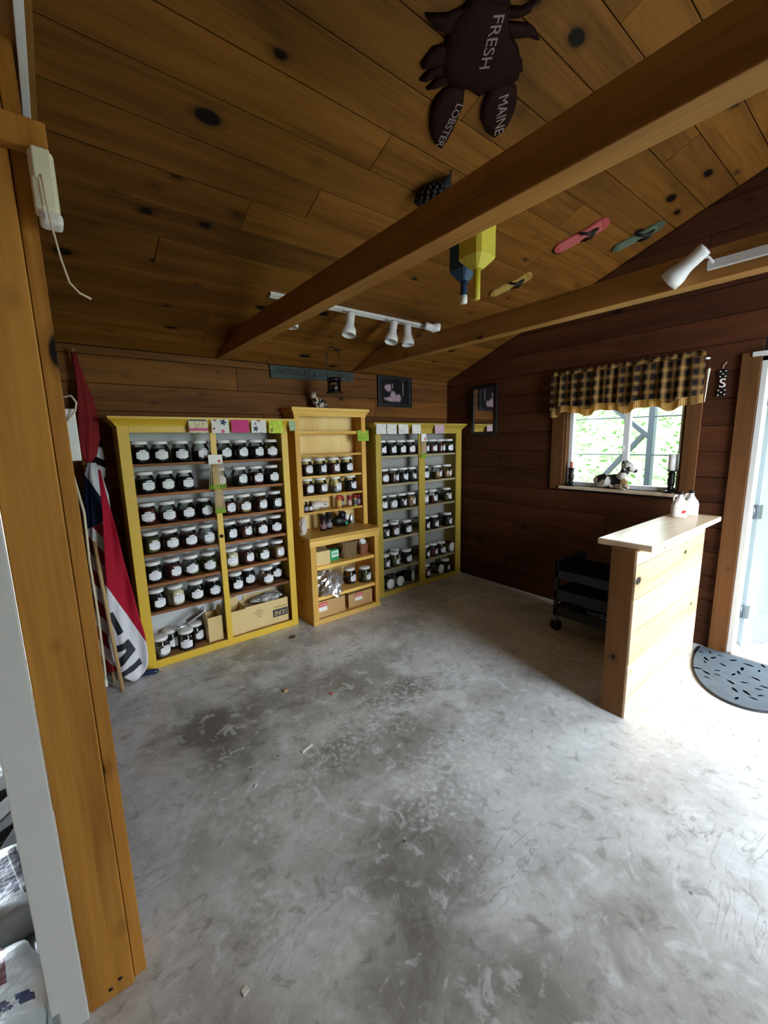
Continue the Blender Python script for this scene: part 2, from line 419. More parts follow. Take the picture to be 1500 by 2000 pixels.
# right wall with window and doorway -------------------------------
DY0, DY1, DZ = -.22, .69, 2.10
WY0, WY1, WZ0, WZ1 = 1.085, 2.03, 1.155, 1.95
X0, X1 = XR+.018, XR+.12
wr = MB()
def wallbox(m, y0, y1, z0, z1):
    p = [(y0, z0), (y1, z0), (y1, z1), (y0, z1)]
    if y0 < YRIDGE < y1:
        wallbox(m, y0, YRIDGE, z0, z1); wallbox(m, YRIDGE, y1, z0, z1); return
    p = clip(p, lambda q: q[1]-(zc(q[0])+.03))
    if len(p) > 2: m.prism(p, lambda a, b, h: (h, a, b), X0, X1)
for a in ((WY1, YB+.12, -.1, 4), (DY1, WY0, -.1, 4), (YF, DY0, -.1, 4), (WY0, WY1, -.1, WZ0), (WY0, WY1, WZ1, 4), (DY0, DY1, DZ, 4), (DY0, DY1, -.1, -.01)): wallbox(wr, *a)
wallr = struct('wall_right', wr, M['deck'])
zs = [0] + [.181+.185*i for i in range(20)]
for z0, z1 in zip(zs[:-1], zs[1:]):
    ys = [(YF, YB)]
    def cut(ys, a, b):
        out = []
        for s, e in ys:
            if b <= s or a >= e: out.append((s, e)); continue
            if s < a: out.append((s, a))
            if b < e: out.append((b, e))
        return out
    if z0 < DZ-.02: ys = cut(ys, DY0, DY1)
    if z1 > WZ0+.02 and z0 < WZ1-.02: ys = cut(ys, WY0, WY1)
    nys = []
    for s, e in ys:
        if e-s > 2.2: j = random.uniform(s+.8, e-.8); nys += [(s, j), (j, e)]
        else: nys.append((s, e))
    for s, e in nys:
        p = clip([(s+.001, z0+.0015), (e-.001, z0+.0015), (e-.001, z1-.0015), (s+.001, z1-.0015)], lambda q: q[1]-(ZB+SL*(YB-q[0])-.001))
        p = clip(p, lambda q: q[1]-(ZB+SL*(YB-YRIDGE)-SL*(YRIDGE-q[0])-.001)) if len(p) > 2 else p
        if len(p) < 3: continue
        d = random.uniform(0, .002)
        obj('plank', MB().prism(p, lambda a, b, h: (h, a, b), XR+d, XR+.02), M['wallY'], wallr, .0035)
# left wall: from the post back to the corner, and from the near side of the opening forward
wl = MB(); wl.box(-.11, .012, 1.40, YB+.1, 0, ZB+.75)
walll = struct('wall_left', wl, M['deck'])
wallln = struct('wall_left_near', MB().box(-.11, .012, YF, -.9, 0, 2.9), M['deck'])
zs = [0] + [.181+.185*i for i in range(16)]
for z0, z1 in zip(zs[:-1], zs[1:]):
    for (s, e) in ((1.40, YB), (YF, -.9)):
        p = clip([(s, z0+.0015), (e, z0+.0015), (e, z1-.0015), (s, z1-.0015)], lambda q: q[1]-(ZB+SL*(YB-q[0])))
        if s < 0: p = clip(p, lambda q: q[1]-(ZB+SL*(YB-YRIDGE)-SL*(YRIDGE-q[0])))
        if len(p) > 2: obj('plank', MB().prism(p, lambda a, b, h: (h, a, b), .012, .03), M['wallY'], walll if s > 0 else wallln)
# gable infill above the left opening
gi = MB().prism([(-.9, 2.62), (1.40, 2.62), (1.40, zc(1.40)+.02), (YRIDGE, zc(YRIDGE)+.02), (-.9, zc(-.9)+.02)], lambda a, b, h: (h, a, b), -.11, .03)
struct('wall_gable', gi, M['wallY'])
# front wall with a wide opening
FX0, FX1, FZ = 1.8, 3.7, 2.45
wf = MB()
for a in ((-.11, FX0, 0, zc(YF)+.05), (FX1, XR+.12, 0, zc(YF)+.05), (FX0, FX1, FZ, zc(YF)+.05)): wf.box(a[0], a[1], YF-.1, YF, a[2], a[3])
struct('wall_front', wf, M['wallX'])
portal(((FX0+FX1)/2, YF-.05, FZ/2), (P2, 0, 0), FX1-FX0, FZ)
portal((-.06, .2, 1.25), (0, -P2, 0), 2.4, 2.2)

# unseen porch roof and walls, added to limit light from the left opening
struct('added_porch_roof', MB().prism([(-.11, 2.66), (-2.7, 2.25), (-2.7, 2.33), (-.11, 2.74)], lambda a, b, h: (a, h, b), -2.8, 4.6), M['wallX'])
struct('wall_added_porch_end', MB().box(-2.6, -.11, -2.8, -2.7, 0, 2.6), M['wallX'])
struct('wall_added_porch', MB().box(-2.6, -2.5, -2.8, 4.6, 0, 2.35), M['wallY'])
# beams ------------------------------------------------------------
def tie_beam(x0, x1, label):
    p = clip([(YB, ZB), (YB, 2.405), (-.9, 2.405), (-.9, ZB)], lambda q: q[1]-(ZB+SL*(YB-q[0])-.0005))
    one('tie_beam', MB().prism(p, lambda a, b, h: (h, a, b), x0, x1), M['beam'], label, 'beam', 'tie beams under the ceiling', .004)
tie_beam(1.106, 1.195, 'brown timber tie beam with the coloured buoys hanging beside it')
tie_beam(2.375, 2.462, 'brown timber tie beam carrying a white track light on its face')

# ------------------------------------------------------------------ left post, header, fittings by the opening
t = thing('door_post', 'thick brown timber post with knots beside the white trim board', 'post', (-.05, 1.33, 0))
obj('post', MB().box(-.11, .0035, 1.272, 1.40, 0, 2.46), M['post'], t, .004)
obj('jamb_board', MB().box(.005, .0365, 1.288, 1.40, 0, 2.46), M['post'], t, .002)
for x, z in ((-.055, .035), (-.03, .05)): obj('screw_hole', MB().lathe([(.006, 0), (.006, .002)], (x, 1.273, z), 10, (0, -1, 0)), M['black'], t)
one('wood_cleat', MB().box(-.02, .072, 1.235, 1.271, 2.228, 2.285), M['post'], 'short brown wooden cleat screwed across the top of the post', 'cleat', None, .003)
one('trim_board', MB().box(-.186, -.111, 1.262, 1.285, 0, 2.46), M['whitetrim'], 'white painted trim board standing against the left of the post', 'trim board', None, .002)
one('header_beam', MB().box(-.11, .075, -.9, 1.62, 2.455, 2.62), M['beam'], 'brown header beam over the opening above the post', 'beam', None, .004)
one('conduit', MB().box(.044, .061, -.3, 1.60, 2.44, 2.455), M['vinyl'], 'white cable channel fixed under the header beam', 'cable channel', None, .002)
t = thing('sensor_lamp', 'cream plastic sensor box hanging under the wooden cleat of the post', 'sensor', (.055, 1.25, 2.085))
obj('housing', MB().box(.034, .078, 1.222, 1.272, 2.105, 2.225), M['cream'], t, .008)
obj('cover', MB().box(.040, .072, 1.216, 1.224, 2.165, 2.225), M['cream'], t, .003)
obj('lens', MB().box(.040, .081, 1.224, 1.27, 2.082, 2.108), M['white'], t, .008)
obj('cord', MB().tube([(.052, 1.213, 2.17), (.054, 1.212, 2.12), (.058, 1.212, 2.07), (.066, 1.215, 2.01), (.076, 1.22, 1.965), (.092, 1.225, 1.948), (.114, 1.23, 1.94)], .0022), M['wire'], t)
t = thing('wall_outlet_box', 'white narrow electrical box on the left wall behind the post', 'electrical box', (.055, 2.02, 1.55))
obj('box', MB().box(.030, .086, 1.985, 2.05, 1.55, 1.745), M['white'], t, .004)
for z in (1.655, 1.665, 1.68): obj('slot', MB().box(.036, .046, 1.9835, 1.986, z, z+.006), M['ink'], t)
obj('cord', MB().tube([(.031, 2.0, 1.77), (.055, 1.97, 1.785), (.08, 1.96, 1.79), (.092, 1.955, 1.765), (.085, 1.96, 1.735), (.06, 1.975, 1.70), (.045, 1.983, 1.69)], .0035), M['wire'], t)
t = thing('hanging_cable', 'thin cream cable with a white end hanging behind the post', 'cable', (.043, 1.42, .89))
obj('cable', MB().tube([(.034, 1.42, 1.55), (.049, 1.42, 1.42), (.045, 1.42, 1.275), (.047, 1.42, 1.12), (.044, 1.42, .94), (.042, 1.42, .91)], .0035), M['wire'], t)
obj('plug_end', MB().tube([(.042, 1.42, .915), (.0415, 1.42, .892)], .0055), M['white'], t)

# ------------------------------------------------------------------ window in the right wall
w = thing('window_1', None, None, (XR, 1.557, WZ0)); w['kind'] = 'structure'
obj('jamb', MB().box(XR+.001, XR+.11, WY1-.018, WY1+.002, WZ0, WZ1), M['trimZ'], w)
obj('jamb', MB().box(XR+.001, XR+.11, WY0-.002, WY0+.018, WZ0, WZ1), M['trimZ'], w)
obj('head_jamb', MB().box(XR+.001, XR+.11, WY0, WY1, WZ1-.018, WZ1+.002), M['trimY'], w)
obj('window_sill', MB().box(XR-.03, XR+.11, WY0-.10, WY1+.02, WZ0-.028, WZ0-.002), M['ctrTop'], w, .003)
obj('casing', MB().box(XR-.018, XR+.002, WY1, WY1+.115, WZ0-.03, WZ1+.12), M['trimZ'], w, .002)
obj('casing', MB().box(XR-.018, XR+.002, WY0-.095, WY0, WZ0-.03, WZ1+.12), M['trimZ'], w, .002)
obj('casing', MB().box(XR-.018, XR+.002, WY0, WY1, WZ1, WZ1+.12), M['trimY'], w, .002)
a, b = WY0+.018, WY1-.018
fr = MB(); fr.box(XR+.06, XR+.10, a, a+.03, WZ0, WZ1); fr.box(XR+.06, XR+.10, b-.03, b, WZ0, WZ1); fr.box(XR+.06, XR+.10, a+.03, b-.03, WZ0, WZ0+.035); fr.box(XR+.06, XR+.10, a+.03, b-.03, WZ1-.035, WZ1)
obj('window_frame', fr, M['vinyl'], w)
obj('meeting_rail', MB().box(XR+.052, XR+.092, 1.492, 1.538, WZ0+.03, WZ1-.03), M['vinyl'], w, .003)
obj('latch', MB().box(XR+.044, XR+.053, 1.525, 1.538, 1.48, 1.52), M['white'], w, .002)
k = NT('window_glass'); tr = k.n('ShaderNodeBsdfTransparent'); gl = k.n('ShaderNodeBsdfGlossy'); gl.inputs['Roughness'].default_value = .02
tr.inputs[0].default_value = (.93, .96, .95, 1); fz = k.n('ShaderNodeFresnel'); fz.inputs[0].default_value = 1.45
mx = k.n('ShaderNodeMixShader'); k.l(fz.outputs[0], mx.inputs[0]); k.l(tr.outputs[0], mx.inputs[1]); k.l(gl.outputs[0], mx.inputs[2])
k.l(mx.outputs[0], k.t.nodes['Material Output'].inputs[0]); M['pane'] = k.m
for y0, y1 in ((a+.03, 1.494), (1.536, b-.03)): obj('pane', MB().box(XR+.074, XR+.078, y0, y1, WZ0+.034, WZ1-.034), M['pane'], w)

# plaid valance
k = NT('plaid_cloth'); c = k.coord(rnd=False); sx = k.n('ShaderNodeSeparateXYZ'); k.l(c, sx.inputs[0])
def bandmask(src, per, lo, hi, off=0.):
    fr_ = k.math('FRACT', k.math('ADD', k.math('DIVIDE', src, per), 50.0+off)); return k.math('MULTIPLY', k.math('GREATER_THAN', fr_, lo), k.math('LESS_THAN', fr_, hi))
YY, ZZ = sx.outputs[1], sx.outputs[2]
v1 = bandmask(YY, .055, .0, .5); h1 = bandmask(ZZ, .075, .0, .5); v2 = bandmask(YY, .055, .68, .82); h2 = bandmask(ZZ, .075, .68, .82)
col = k.mix(k.math('MULTIPLY', k.math('ADD', v1, h1), .5), rgb('8a6334'), rgb('160d09'))
col = k.mix(k.math('MULTIPLY', k.math('ADD', v2, h2), .4), col, rgb('b8954e'))
k.fin(col, .9); k.bump(k.noise(c, 400, 2), .1, .001)
def translucent(kk, f=.35):
    # thin cloth: some of the daylight behind it comes through
    tl = kk.n('ShaderNodeBsdfTranslucent'); ms = kk.n('ShaderNodeMixShader'); ms.inputs[0].default_value = f
    src = kk.b.inputs['Base Color'].links
    if src: kk.l(src[0].from_socket, tl.inputs[0])
    else: tl.inputs[0].default_value = kk.b.inputs['Base Color'].default_value
    kk.l(kk.b.outputs[0], ms.inputs[1]); kk.l(tl.outputs[0], ms.inputs[2]); kk.l(ms.outputs[0], kk.t.nodes['Material Output'].inputs[0])
translucent(k, .3); M['plaid'] = k.m
k = NT('pinstripe_ruffle'); c = k.coord(rnd=False); sx = k.n('ShaderNodeSeparateXYZ'); k.l(c, sx.inputs[0])
fr_ = k.math('FRACT', k.math('ADD', k.math('DIVIDE', sx.outputs[1], .012), 400.)); 
col = k.mix(k.math('GREATER_THAN', fr_, .72), rgb('dcb36a'), rgb('6e4820')); k.fin(col, .9); translucent(k, .45); M['ruffle'] = k.m
def drape(z_hi, z_lo, x0, n=150, y0=.985, y1=2.15, amp=.016, ph=0., wav=None):
    m = MB(); rows = 9; vs = []
    for j in range(rows):
        f = j/(rows-1)
        for i in range(n+1):
            y = y0+(y1-y0)*i/n
            A = amp*(.35+.65*f)
            x = x0 - A*(math.sin(y*62+ph)+.5*math.sin(y*101+1.3)+.3*math.sin(y*23))
            zl = z_lo + (wav(y) if wav else 0); zh = z_hi + (wav(y)*.6 if wav and z_hi < 2 else 0)
            vs.append((x, y, zh+(zl-zh)*f))
    fs = [(j*(n+1)+i, j*(n+1)+i+1, (j+1)*(n+1)+i+1, (j+1)*(n+1)+i) for j in range(rows-1) for i in range(n)]
    m.add(vs, fs, True); return m
scal = lambda y: .020*math.sin(y*19.5+.6)+.008*math.sin(y*41)
t = thing('valance_curtain', 'brown and yellow plaid valance gathered over the window', 'curtain', (3.69, 1.57, 1.8))
o = obj('valance', drape(2.15, 1.865, 3.672, wav=scal), M['plaid'], t); o.modifiers.new('s', 'SOLIDIFY').thickness = .002
o = obj('ruffle', drape(1.90, 1.805, 3.690, amp=.012, ph=.8, wav=scal), M['ruffle'], t, label='yellow pinstriped ruffle along the hem'); o.modifiers.new('s', 'SOLIDIFY').thickness = .002
o = obj('heading', drape(2.185, 2.15, 3.676, amp=.010, ph=1.9), M['plaid'], t); o.modifiers.new('s', 'SOLIDIFY').thickness = .002
obj('rod', MB().tube([(3.735, .99, 2.13), (3.715, .975, 2.13), (3.704, .985, 2.13), (3.704, 2.14, 2.13), (3.715, 2.155, 2.13), (3.735, 2.14, 2.13)], .007), M['white'], t)
obj('tieback_hook', MB().tube([(3.738, .975, 2.06), (3.715, .972, 2.05), (3.712, .972, 1.98), (3.715, .975, 1.90), (3.72, .98, 1.83)], [.009, .011, .005, .004, .004]), M['cream'], t)

# ------------------------------------------------------------------ doorway
d = thing('door_1', None, None, (XR+.06, .23, 0)); d['kind'] = 'structure'
obj('door_frame', MB().box(XR-.004, XR+.125, DY1-.032, DY1, 0, DZ), M['whitetrim'], d, .002)
obj('door_frame', MB().box(XR-.004, XR+.125, DY0, DY0+.032, 0, DZ), M['whitetrim'], d, .002)
obj('head_frame', MB().box(XR-.004, XR+.125, DY0, DY1, DZ-.032, DZ), M['whitetrim'], d, .002)
obj('head_cap', MB().box(XR-.03, XR+.0, DY0-.05, DY1+.05, DZ, DZ+.03), M['whitetrim'], d, .003)
obj('threshold', MB().box(XR-.03, XR+.16, DY0+.03, DY1-.03, -.09, .022), M['whitetrim'], d, .006)
obj('casing', MB().box(XR-.022, XR+.001, DY1+.002, DY1+.105, 0, DZ+.03), M['trimZ'], d, .002)
k = NT('weathered_white_door'); nz = k.noise(k.coord(), 7, 4); c = k.coord(rnd=False); sx = k.n('ShaderNodeSeparateXYZ'); k.l(c, sx.inputs[0])
rust = k.math('MULTIPLY', k.step(k.noise(k.coord((1, 1, 3)), 12, 4, .7), .45, .7), k.math('SUBTRACT', 1., k.step(sx.outputs[2], .01, .14)))
k.fin(k.mix(k.math('MULTIPLY', rust, .8), k.mix(nz, rgb('929da6'), rgb('a8b2ba')), rgb('8a4a34')), .5); M['door'] = k.m
hx, hy = XR+.135, DY1-.04; ang = math.atan2(-.49, .87)
D = Vector((math.cos(ang), math.sin(ang), 0)); Nn = Vector((math.sin(ang), -math.cos(ang), 0))   # Nn: face seen from the room
def dbox(m, u0, u1, z0, z1, n0, n1):
    o_ = Vector((hx, hy, 0)); m.obox(o_+D*((u0+u1)/2)+Nn*((n0+n1)/2)+Vector((0, 0, (z0+z1)/2)), (D, Nn, (0, 0, 1)), ((u1-u0)/2, (n1-n0)/2, (z1-z0)/2))
    return m
slab = MB()
for q in ((0, .10, .03, 2.06), (.74, .84, .03, 2.06), (.10, .74, .03, .26), (.10, .74, .96, 1.06), (.10, .74, 1.95, 2.06)): dbox(slab, *q, -.02, .02)
leaf = obj('door_leaf', slab, M['door'], d, .003)
obj('door_panel', dbox(MB(), .10, .74, .26, .96, -.006, .006), M['door'], d)
obj('door_panel', dbox(MB(), .10, .74, 1.06, 1.95, -.006, .006), M['door'], d)
for q in ((.10, .118, .26, .96), (.722, .74, .26, .96), (.118, .722, .26, .278), (.118, .722, .942, .96)): obj('moulding', dbox(MB(), *q, .006, .016), M['door'], d)
for z in (1.83, 1.05, .30):
    h = MB(); h.lathe([(.008, -.05), (.008, .05)], (hx-.005, hy+.008, z), 10)
    h.box(hx-.034, hx-.004, hy+.006, hy+.012, z-.05, z+.05); dbox(h, .0, .03, z-.05, z+.05, .019, .024)
    obj('hinge', h, M['steel'], d)

# door mat
k = NT('blue_grey_rubber_mat'); nz = k.noise(k.coord(rnd=False), 9, 4); M['mat'] = k.fin(k.mix(nz, rgb('3c4750'), rgb('596570')), .75)
t = thing('door_mat', 'blue grey half round rubber mat with leaf cutouts at the door', 'mat', (3.40, .49, 0))
def mat_poly(ax, by, x1): return [(x1, .49+by)] + [(x1-ax*math.sin(math.pi*i/36), .49+by*math.cos(math.pi*i/36)) for i in range(1, 36)] + [(x1, .49-by)]
xy = lambda a, b, h: (a, b, h)
obj('base', MB().prism(mat_poly(.705, .357, 3.705), xy, 0.0005, .008), M['rubber'], t, .002)
obj('top', MB().prism(mat_poly(.687, .342, 3.70), xy, .008, .0125), M['mat'], t, .002)
tear = MB(); tear.prism([(-.022, 0), (-.010, .006), (.006, .0075), (.018, .003), (.020, -.003), (.006, -.0065), (-.010, -.004)], xy, 0, .0012)
tm = tear.mesh('leaf_cutout'); tm.materials.append(plain('cutout_shadow', '050506', .95, .1, spec=0.))
rr = random.Random(3)
pts = []
while len(pts) < 46:
    x, y = rr.uniform(3.03, 3.68), rr.uniform(.15, .83)
    if ((3.705-x)/.66)**2+((y-.49)/.33)**2 < 1 and all((x-p[0])**2+(y-p[1])**2 > .055**2 for p in pts): pts.append((x, y))
for x, y in pts:
    o = obj('leaf_cutout', tm, None, t, local=True); o.location = (x-3.40, y-.49, .0122); o.rotation_euler = (0, 0, rr.uniform(0, 6.28)); sc_ = rr.uniform(.8, 1.5); o.scale = (sc_, sc_, 1)

# ------------------------------------------------------------------ counter
t = thing('counter', 'pine plank service counter standing out from the wall by the door', 'counter', (2.98, .93, 0))
obj('counter_top', MB().box(2.41, 3.66, .79, 1.075, .99, 1.025), M['ctrTop'], t, .006)
obj('end_board', MB().box(2.385, 2.42, .862, .985, 0, .99), M['ctrEnd'], t, .002)
zz = [0, .13, .325, .52, .715, .91, .99]
for z0, z1 in zip(zz[:-1], zz[1:]):
    obj('front_plank', MB().box(2.385, 3.555, .850, .866, z0+.0015, z1-.0015), M['ctrX'], t, .003)
    obj('back_plank', MB().box(2.42, 3.555, .975, .990, z0+.001, z1-.001), M['ctrX'], t)
for x in (2.45, 3.0, 3.52): obj('stud', MB().box(x-.02, x+.02, .866, .975, 0, .99), M['ctrEnd'], t)

# milk jugs on the counter
k = NT('frosted_milk_plastic'); k.fin(k.mix(k.noise(k.coord(), 8, 2), rgb('e6dcd6'), rgb('f3efe9')), .4); k.b.inputs['Subsurface Weight'].default_value = .2; k.b.inputs['Subsurface Radius'].default_value = (.02, .02, .02); M['milk'] = k.m
def jug(loc, rz, lab, label_print):
    t = thing('syrup_jug', lab, 'jug', loc, None, rz)
    m = MB(); P = [(.045, .035, 0), (.048, .038, .01), (.048, .038, .085), (.042, .034, .105), (.024, .022, .13), (.016, .016, .145), (.016, .016, .165)]
    n = 20; vs = []
    for hx_, hy_, z in P:
        for i in range(n):
            th = 2*math.pi*i/n; c_, s_ = math.cos(th), math.sin(th); e = .55 if z < .12 else 1
            vs.append((hx_*math.copysign(abs(c_)**e, c_), hy_*math.copysign(abs(s_)**e, s_), z))
    fs = [(j*n+i, j*n+(i+1) % n, (j+1)*n+(i+1) % n, (j+1)*n+i) for j in range(len(P)-1) for i in range(n)] + [tuple(range(n))[::-1], tuple((len(P)-1)*n+i for i in range(n))]
    m.add(vs, fs, True); obj('body', m, M['milk'], t, local=True)
    obj('handle', MB().tube([(-.016, 0, .155), (-.034, 0, .152), (-.040, 0, .135), (-.038, 0, .108)], .006), M['milk'], t, local=True)
    obj('cap', MB().lathe([(.018, .162), (.018, .178), (.016, .181)], (0, 0, 0), 16), M['black'], t, local=True)
    if label_print:
        obj('printed_maple_leaf', MB().prism([(.005, .03), (.03, .035), (.035, .05), (.018, .055), (.008, .045)], lambda a, b, h: (a, h, b), -.0392, -.0375), M['red'], t, local=True)
        obj('printed_line', MB().box(-.028, .022, -.0388, -.0372, .066, .068), plain('pink_print', 'c58f8a'), t, local=True)
jug((3.44, .985, 1.0255), -1.1, 'white handled syrup jug with a red leaf print on the counter', True)
jug((3.565, .955, 1.0255), -1.2, 'plain white syrup jug with no print behind the printed one', False)

# ------------------------------------------------------------------ window sill things
def candlestick(loc, h, cr, ch, cm, lab):
    t = thing('candlestick', lab, 'candlestick', loc)
    obj('base', MB().lathe([(.05, 0), (.052, .006), (.035, .014), (.022, .022)], (0, 0, 0), 20), M['iron'], t, local=True)
    obj('stem', MB().lathe([(.02, .02), (.026, .035), (.018, .05), (.024, .06), (.026, h*.6), (.020, h*.7), (.026, h-.02), (.018, h-.012)], (0, 0, 0), 16), M['iron'], t, local=True)
    obj('cup', MB().lathe([(.018, h-.012), (.036, h-.004), (.036, h), (.01, h)], (0, 0, 0), 18), M['iron'], t, local=True)
    obj('candle', MB().lathe([(cr, h), (cr, h+ch), (cr*.6, h+ch+.003)], (0, 0, 0), 16), cm, t, local=True)
    obj('wick', MB().lathe([(.0012, h+ch), (.001, h+ch+.012)], (0, 0, 0), 6), M['black'], t, local=True)
candlestick((XR+.02, 1.955, WZ0-.0015), .165, .012, .055, plain('red_wax', 'c55a50', .4), 'black candlestick with a short red candle on the window sill')
candlestick((XR+.02, 1.15, WZ0-.0015), .175, .030, .125, plain('white_wax', 'f2efe9', .4), 'black candlestick with a thick white candle on the window sill')
k = NT('cow_patches'); nz = k.noise(k.coord(), 16, 1, .4); M['cow'] = k.fin(k.mix(k.step(nz, .5, .53), rgb('d9d2c6'), rgb('0e0d0c')), .6)
t = thing('cow_figure', 'black and white wooden cow figure lying on the window sill', 'ornament', (XR+.016, 1.575, WZ0-.0015)); t.scale = (1.12, 1.12, 1.12)
m = MB(); m.ellipsoid((0, .05, .058), (.030, .105, .056)); m.ellipsoid((0, -.03, .062), (.028, .07, .055)); obj('body', m, M['cow'], t, local=True)
m = MB(); m.tube([(0, -.045, .085), (-.002, -.075, .13), (-.004, -.095, .165)], [.036, .030, .026], 12); obj('neck', m, M['cow'], t, local=True)
hd = MB(); hd.tube([(-.004, -.070, .188), (-.006, -.100, .178), (-.008, -.130, .158), (-.009, -.152, .145)], [.026, .032, .024, .020], 12); h_ = obj('head', hd, M['cow'], t, local=True)
obj('muzzle', MB().ellipsoid((-.009, -.150, .146), (.020, .016, .017)), M['black'], h_, local=True)
for s in (-1, 1): obj('ear', MB().ellipsoid((s*.030, -.078, .200), (.016, .012, .018)), M['cow'], h_, local=True)
m = MB()
for k_ in range(14):
    a_ = 2*math.pi*k_/14; m.tube([(0, -.06, .10), (-.03-.01*math.cos(a_), -.085+.02*math.sin(a_), .07), (-.034, -.09+.03*math.sin(a_), .02+.01*math.cos(a_*3))], .0015, 5)
obj('straw_bow', m, plain('straw', 'c9a067', .8), t, local=True)
m = MB()
for q in (((-.033, .07, .07), (-.036, .03, .03)), ((-.033, .09, .055), (-.036, .02, .06)), ((-.034, .05, .04), (-.036, .03, .095)), ((-.034, .06, .02), (-.036, .045, .06))): m.tube(q, .003, 6)
obj('twine', m, M['paper'], t, local=True)
for s in (-1, 1): obj('leg', MB().tube([(s*.016, -.03, .02), (s*.02, -.08, .014), (s*.02, -.105, .012)], [.014, .012, .012], 8), M['cow'], t, local=True)

# wall ornament right of the window
t = thing('wall_ornament', 'narrow hanging ornament with a white letter S between black dotted blocks', 'ornament', (XR-.008, .89, 1.85))
obj('hanger', MB().tube([(XR-.006, .875, 2.09), (XR-.008, .89, 2.075), (XR-.008, .895, 2.05)], .002), M['wire'], t)
top = obj('dotted_block', MB().box(XR-.014, XR-.001, .865, .915, 1.985, 2.045), M['black'], t, .003)
bot = obj('dotted_block', MB().box(XR-.014, XR-.001, .860, .915, 1.862, 1.912), M['black'], t, .003)
for b_, pts_ in ((top, ((.875, 1.995), (.875, 2.03), (.905, 1.995), (.905, 2.03), (.89, 2.012))), (bot, ((.870, 1.872), (.89, 1.888), (.906, 1.87), (.87, 1.902), (.906, 1.902)))):
    for y, z in pts_: obj('dot', MB().lathe([(.0045, 0), (.0045, .0015)], (XR-.014, y, z), 10, (-1, 0, 0)), M['paper'], b_)
text('letter', 'S', .085, (XR-.010, .888, 1.948), (0, -1, 0), (0, 0, 1), M['paper'], t, .006)
# framed mirror
t = thing('wall_mirror', 'dark framed upright mirror on the right wall reflecting the picture', 'mirror', (XR-.01, 2.955, 1.64))
for q in ((2.78, 2.825, 1.64, 2.175), (3.085, 3.13, 1.64, 2.175), (2.825, 3.085, 1.64, 1.68), (2.825, 3.085, 2.135, 2.175)): obj('frame', MB().box(XR-.022, XR-.001, *q), M['black'], t, .003)
k = NT('mirror_silver'); k.fin((.85, .85, .85, 1), .03, None, 1.0); M['mirror'] = k.m
obj('glass', MB().box(XR-.012, XR-.006, 2.825, 3.085, 1.68, 2.135), M['mirror'], t)

# ------------------------------------------------------------------ utility cart behind the counter
t = thing('utility_cart', 'black plastic utility cart with lattice trays behind the counter', 'cart', (3.38, 1.42, 0))
CX0, CX1, CY0, CY1 = 3.13, 3.60, 1.12, 1.72
def tray(z, rimz, name):
    m = MB()
    m.box(CX0, CX0+.012, CY0, CY1, z-.06, rimz); m.box(CX1-.012, CX1, CY0, CY1, z-.06, rimz)
    m.box(CX0+.012, CX1-.012, CY0, CY0+.012, z-.06, rimz); m.box(CX0+.012, CX1-.012, CY1-.012, CY1, z-.06, rimz)
    m.box(CX0-.006, CX0+.014, CY0-.006, CY1+.006, rimz-.006, rimz+.004)
    tr_ = obj(name, m, M['cart'], t, .002)
    g = MB()
    for i in range(-20, 40):
        for sg in (1, -1):
            p = clip([(CX0+i*.035, CY0), (CX0+i*.035+.006, CY0), (CX0+i*.035+.606*sg+.006*(sg > 0), CY1), (CX0+i*.035+.6*sg, CY1)], lambda q: CX0+.01-q[0])
            p = clip(p, lambda q: q[0]-(CX1-.01)) if len(p) > 2 else p
            if len(p) > 2: g.prism(p, xy, z-.012, z-.004)
    obj('lattice', g, M['cart'], tr_)['kind'] = 'stuff'
tray(.52, .53, 'tray'); tray(.34, .365, 'tray'); tray(.20, .215, 'tray')
m = MB(); m.box(CX0, CX1, CY1-.02, CY1, .53, .61); m.box(CX0-.008, CX1+.008, CY1-.026, CY1+.006, .605, .615); obj('handle_wall', m, M['cart'], t, .003)
for x in (CX0, CX1-.03):
    for y in (CY0, CY1-.03): obj('leg', MB().box(x, x+.03, y, y+.03, .13, .60 if y > 1.5 else .53), M['cart'], t, .003)
for x in (CX0+.03, CX1-.03):
    for y in (CY0+.05, CY1-.02):
        c_ = obj('caster', MB().lathe([(.03, -.014), (.048, -.012), (.05, 0), (.048, .012), (.03, .014)], (x-.01, y, .0505), 20, (1, .3, 0)), M['rubber'], t)
        obj('fork', MB().box(x-.035, x+.012, y-.012, y+.012, .095, .135), M['steel'], c_)

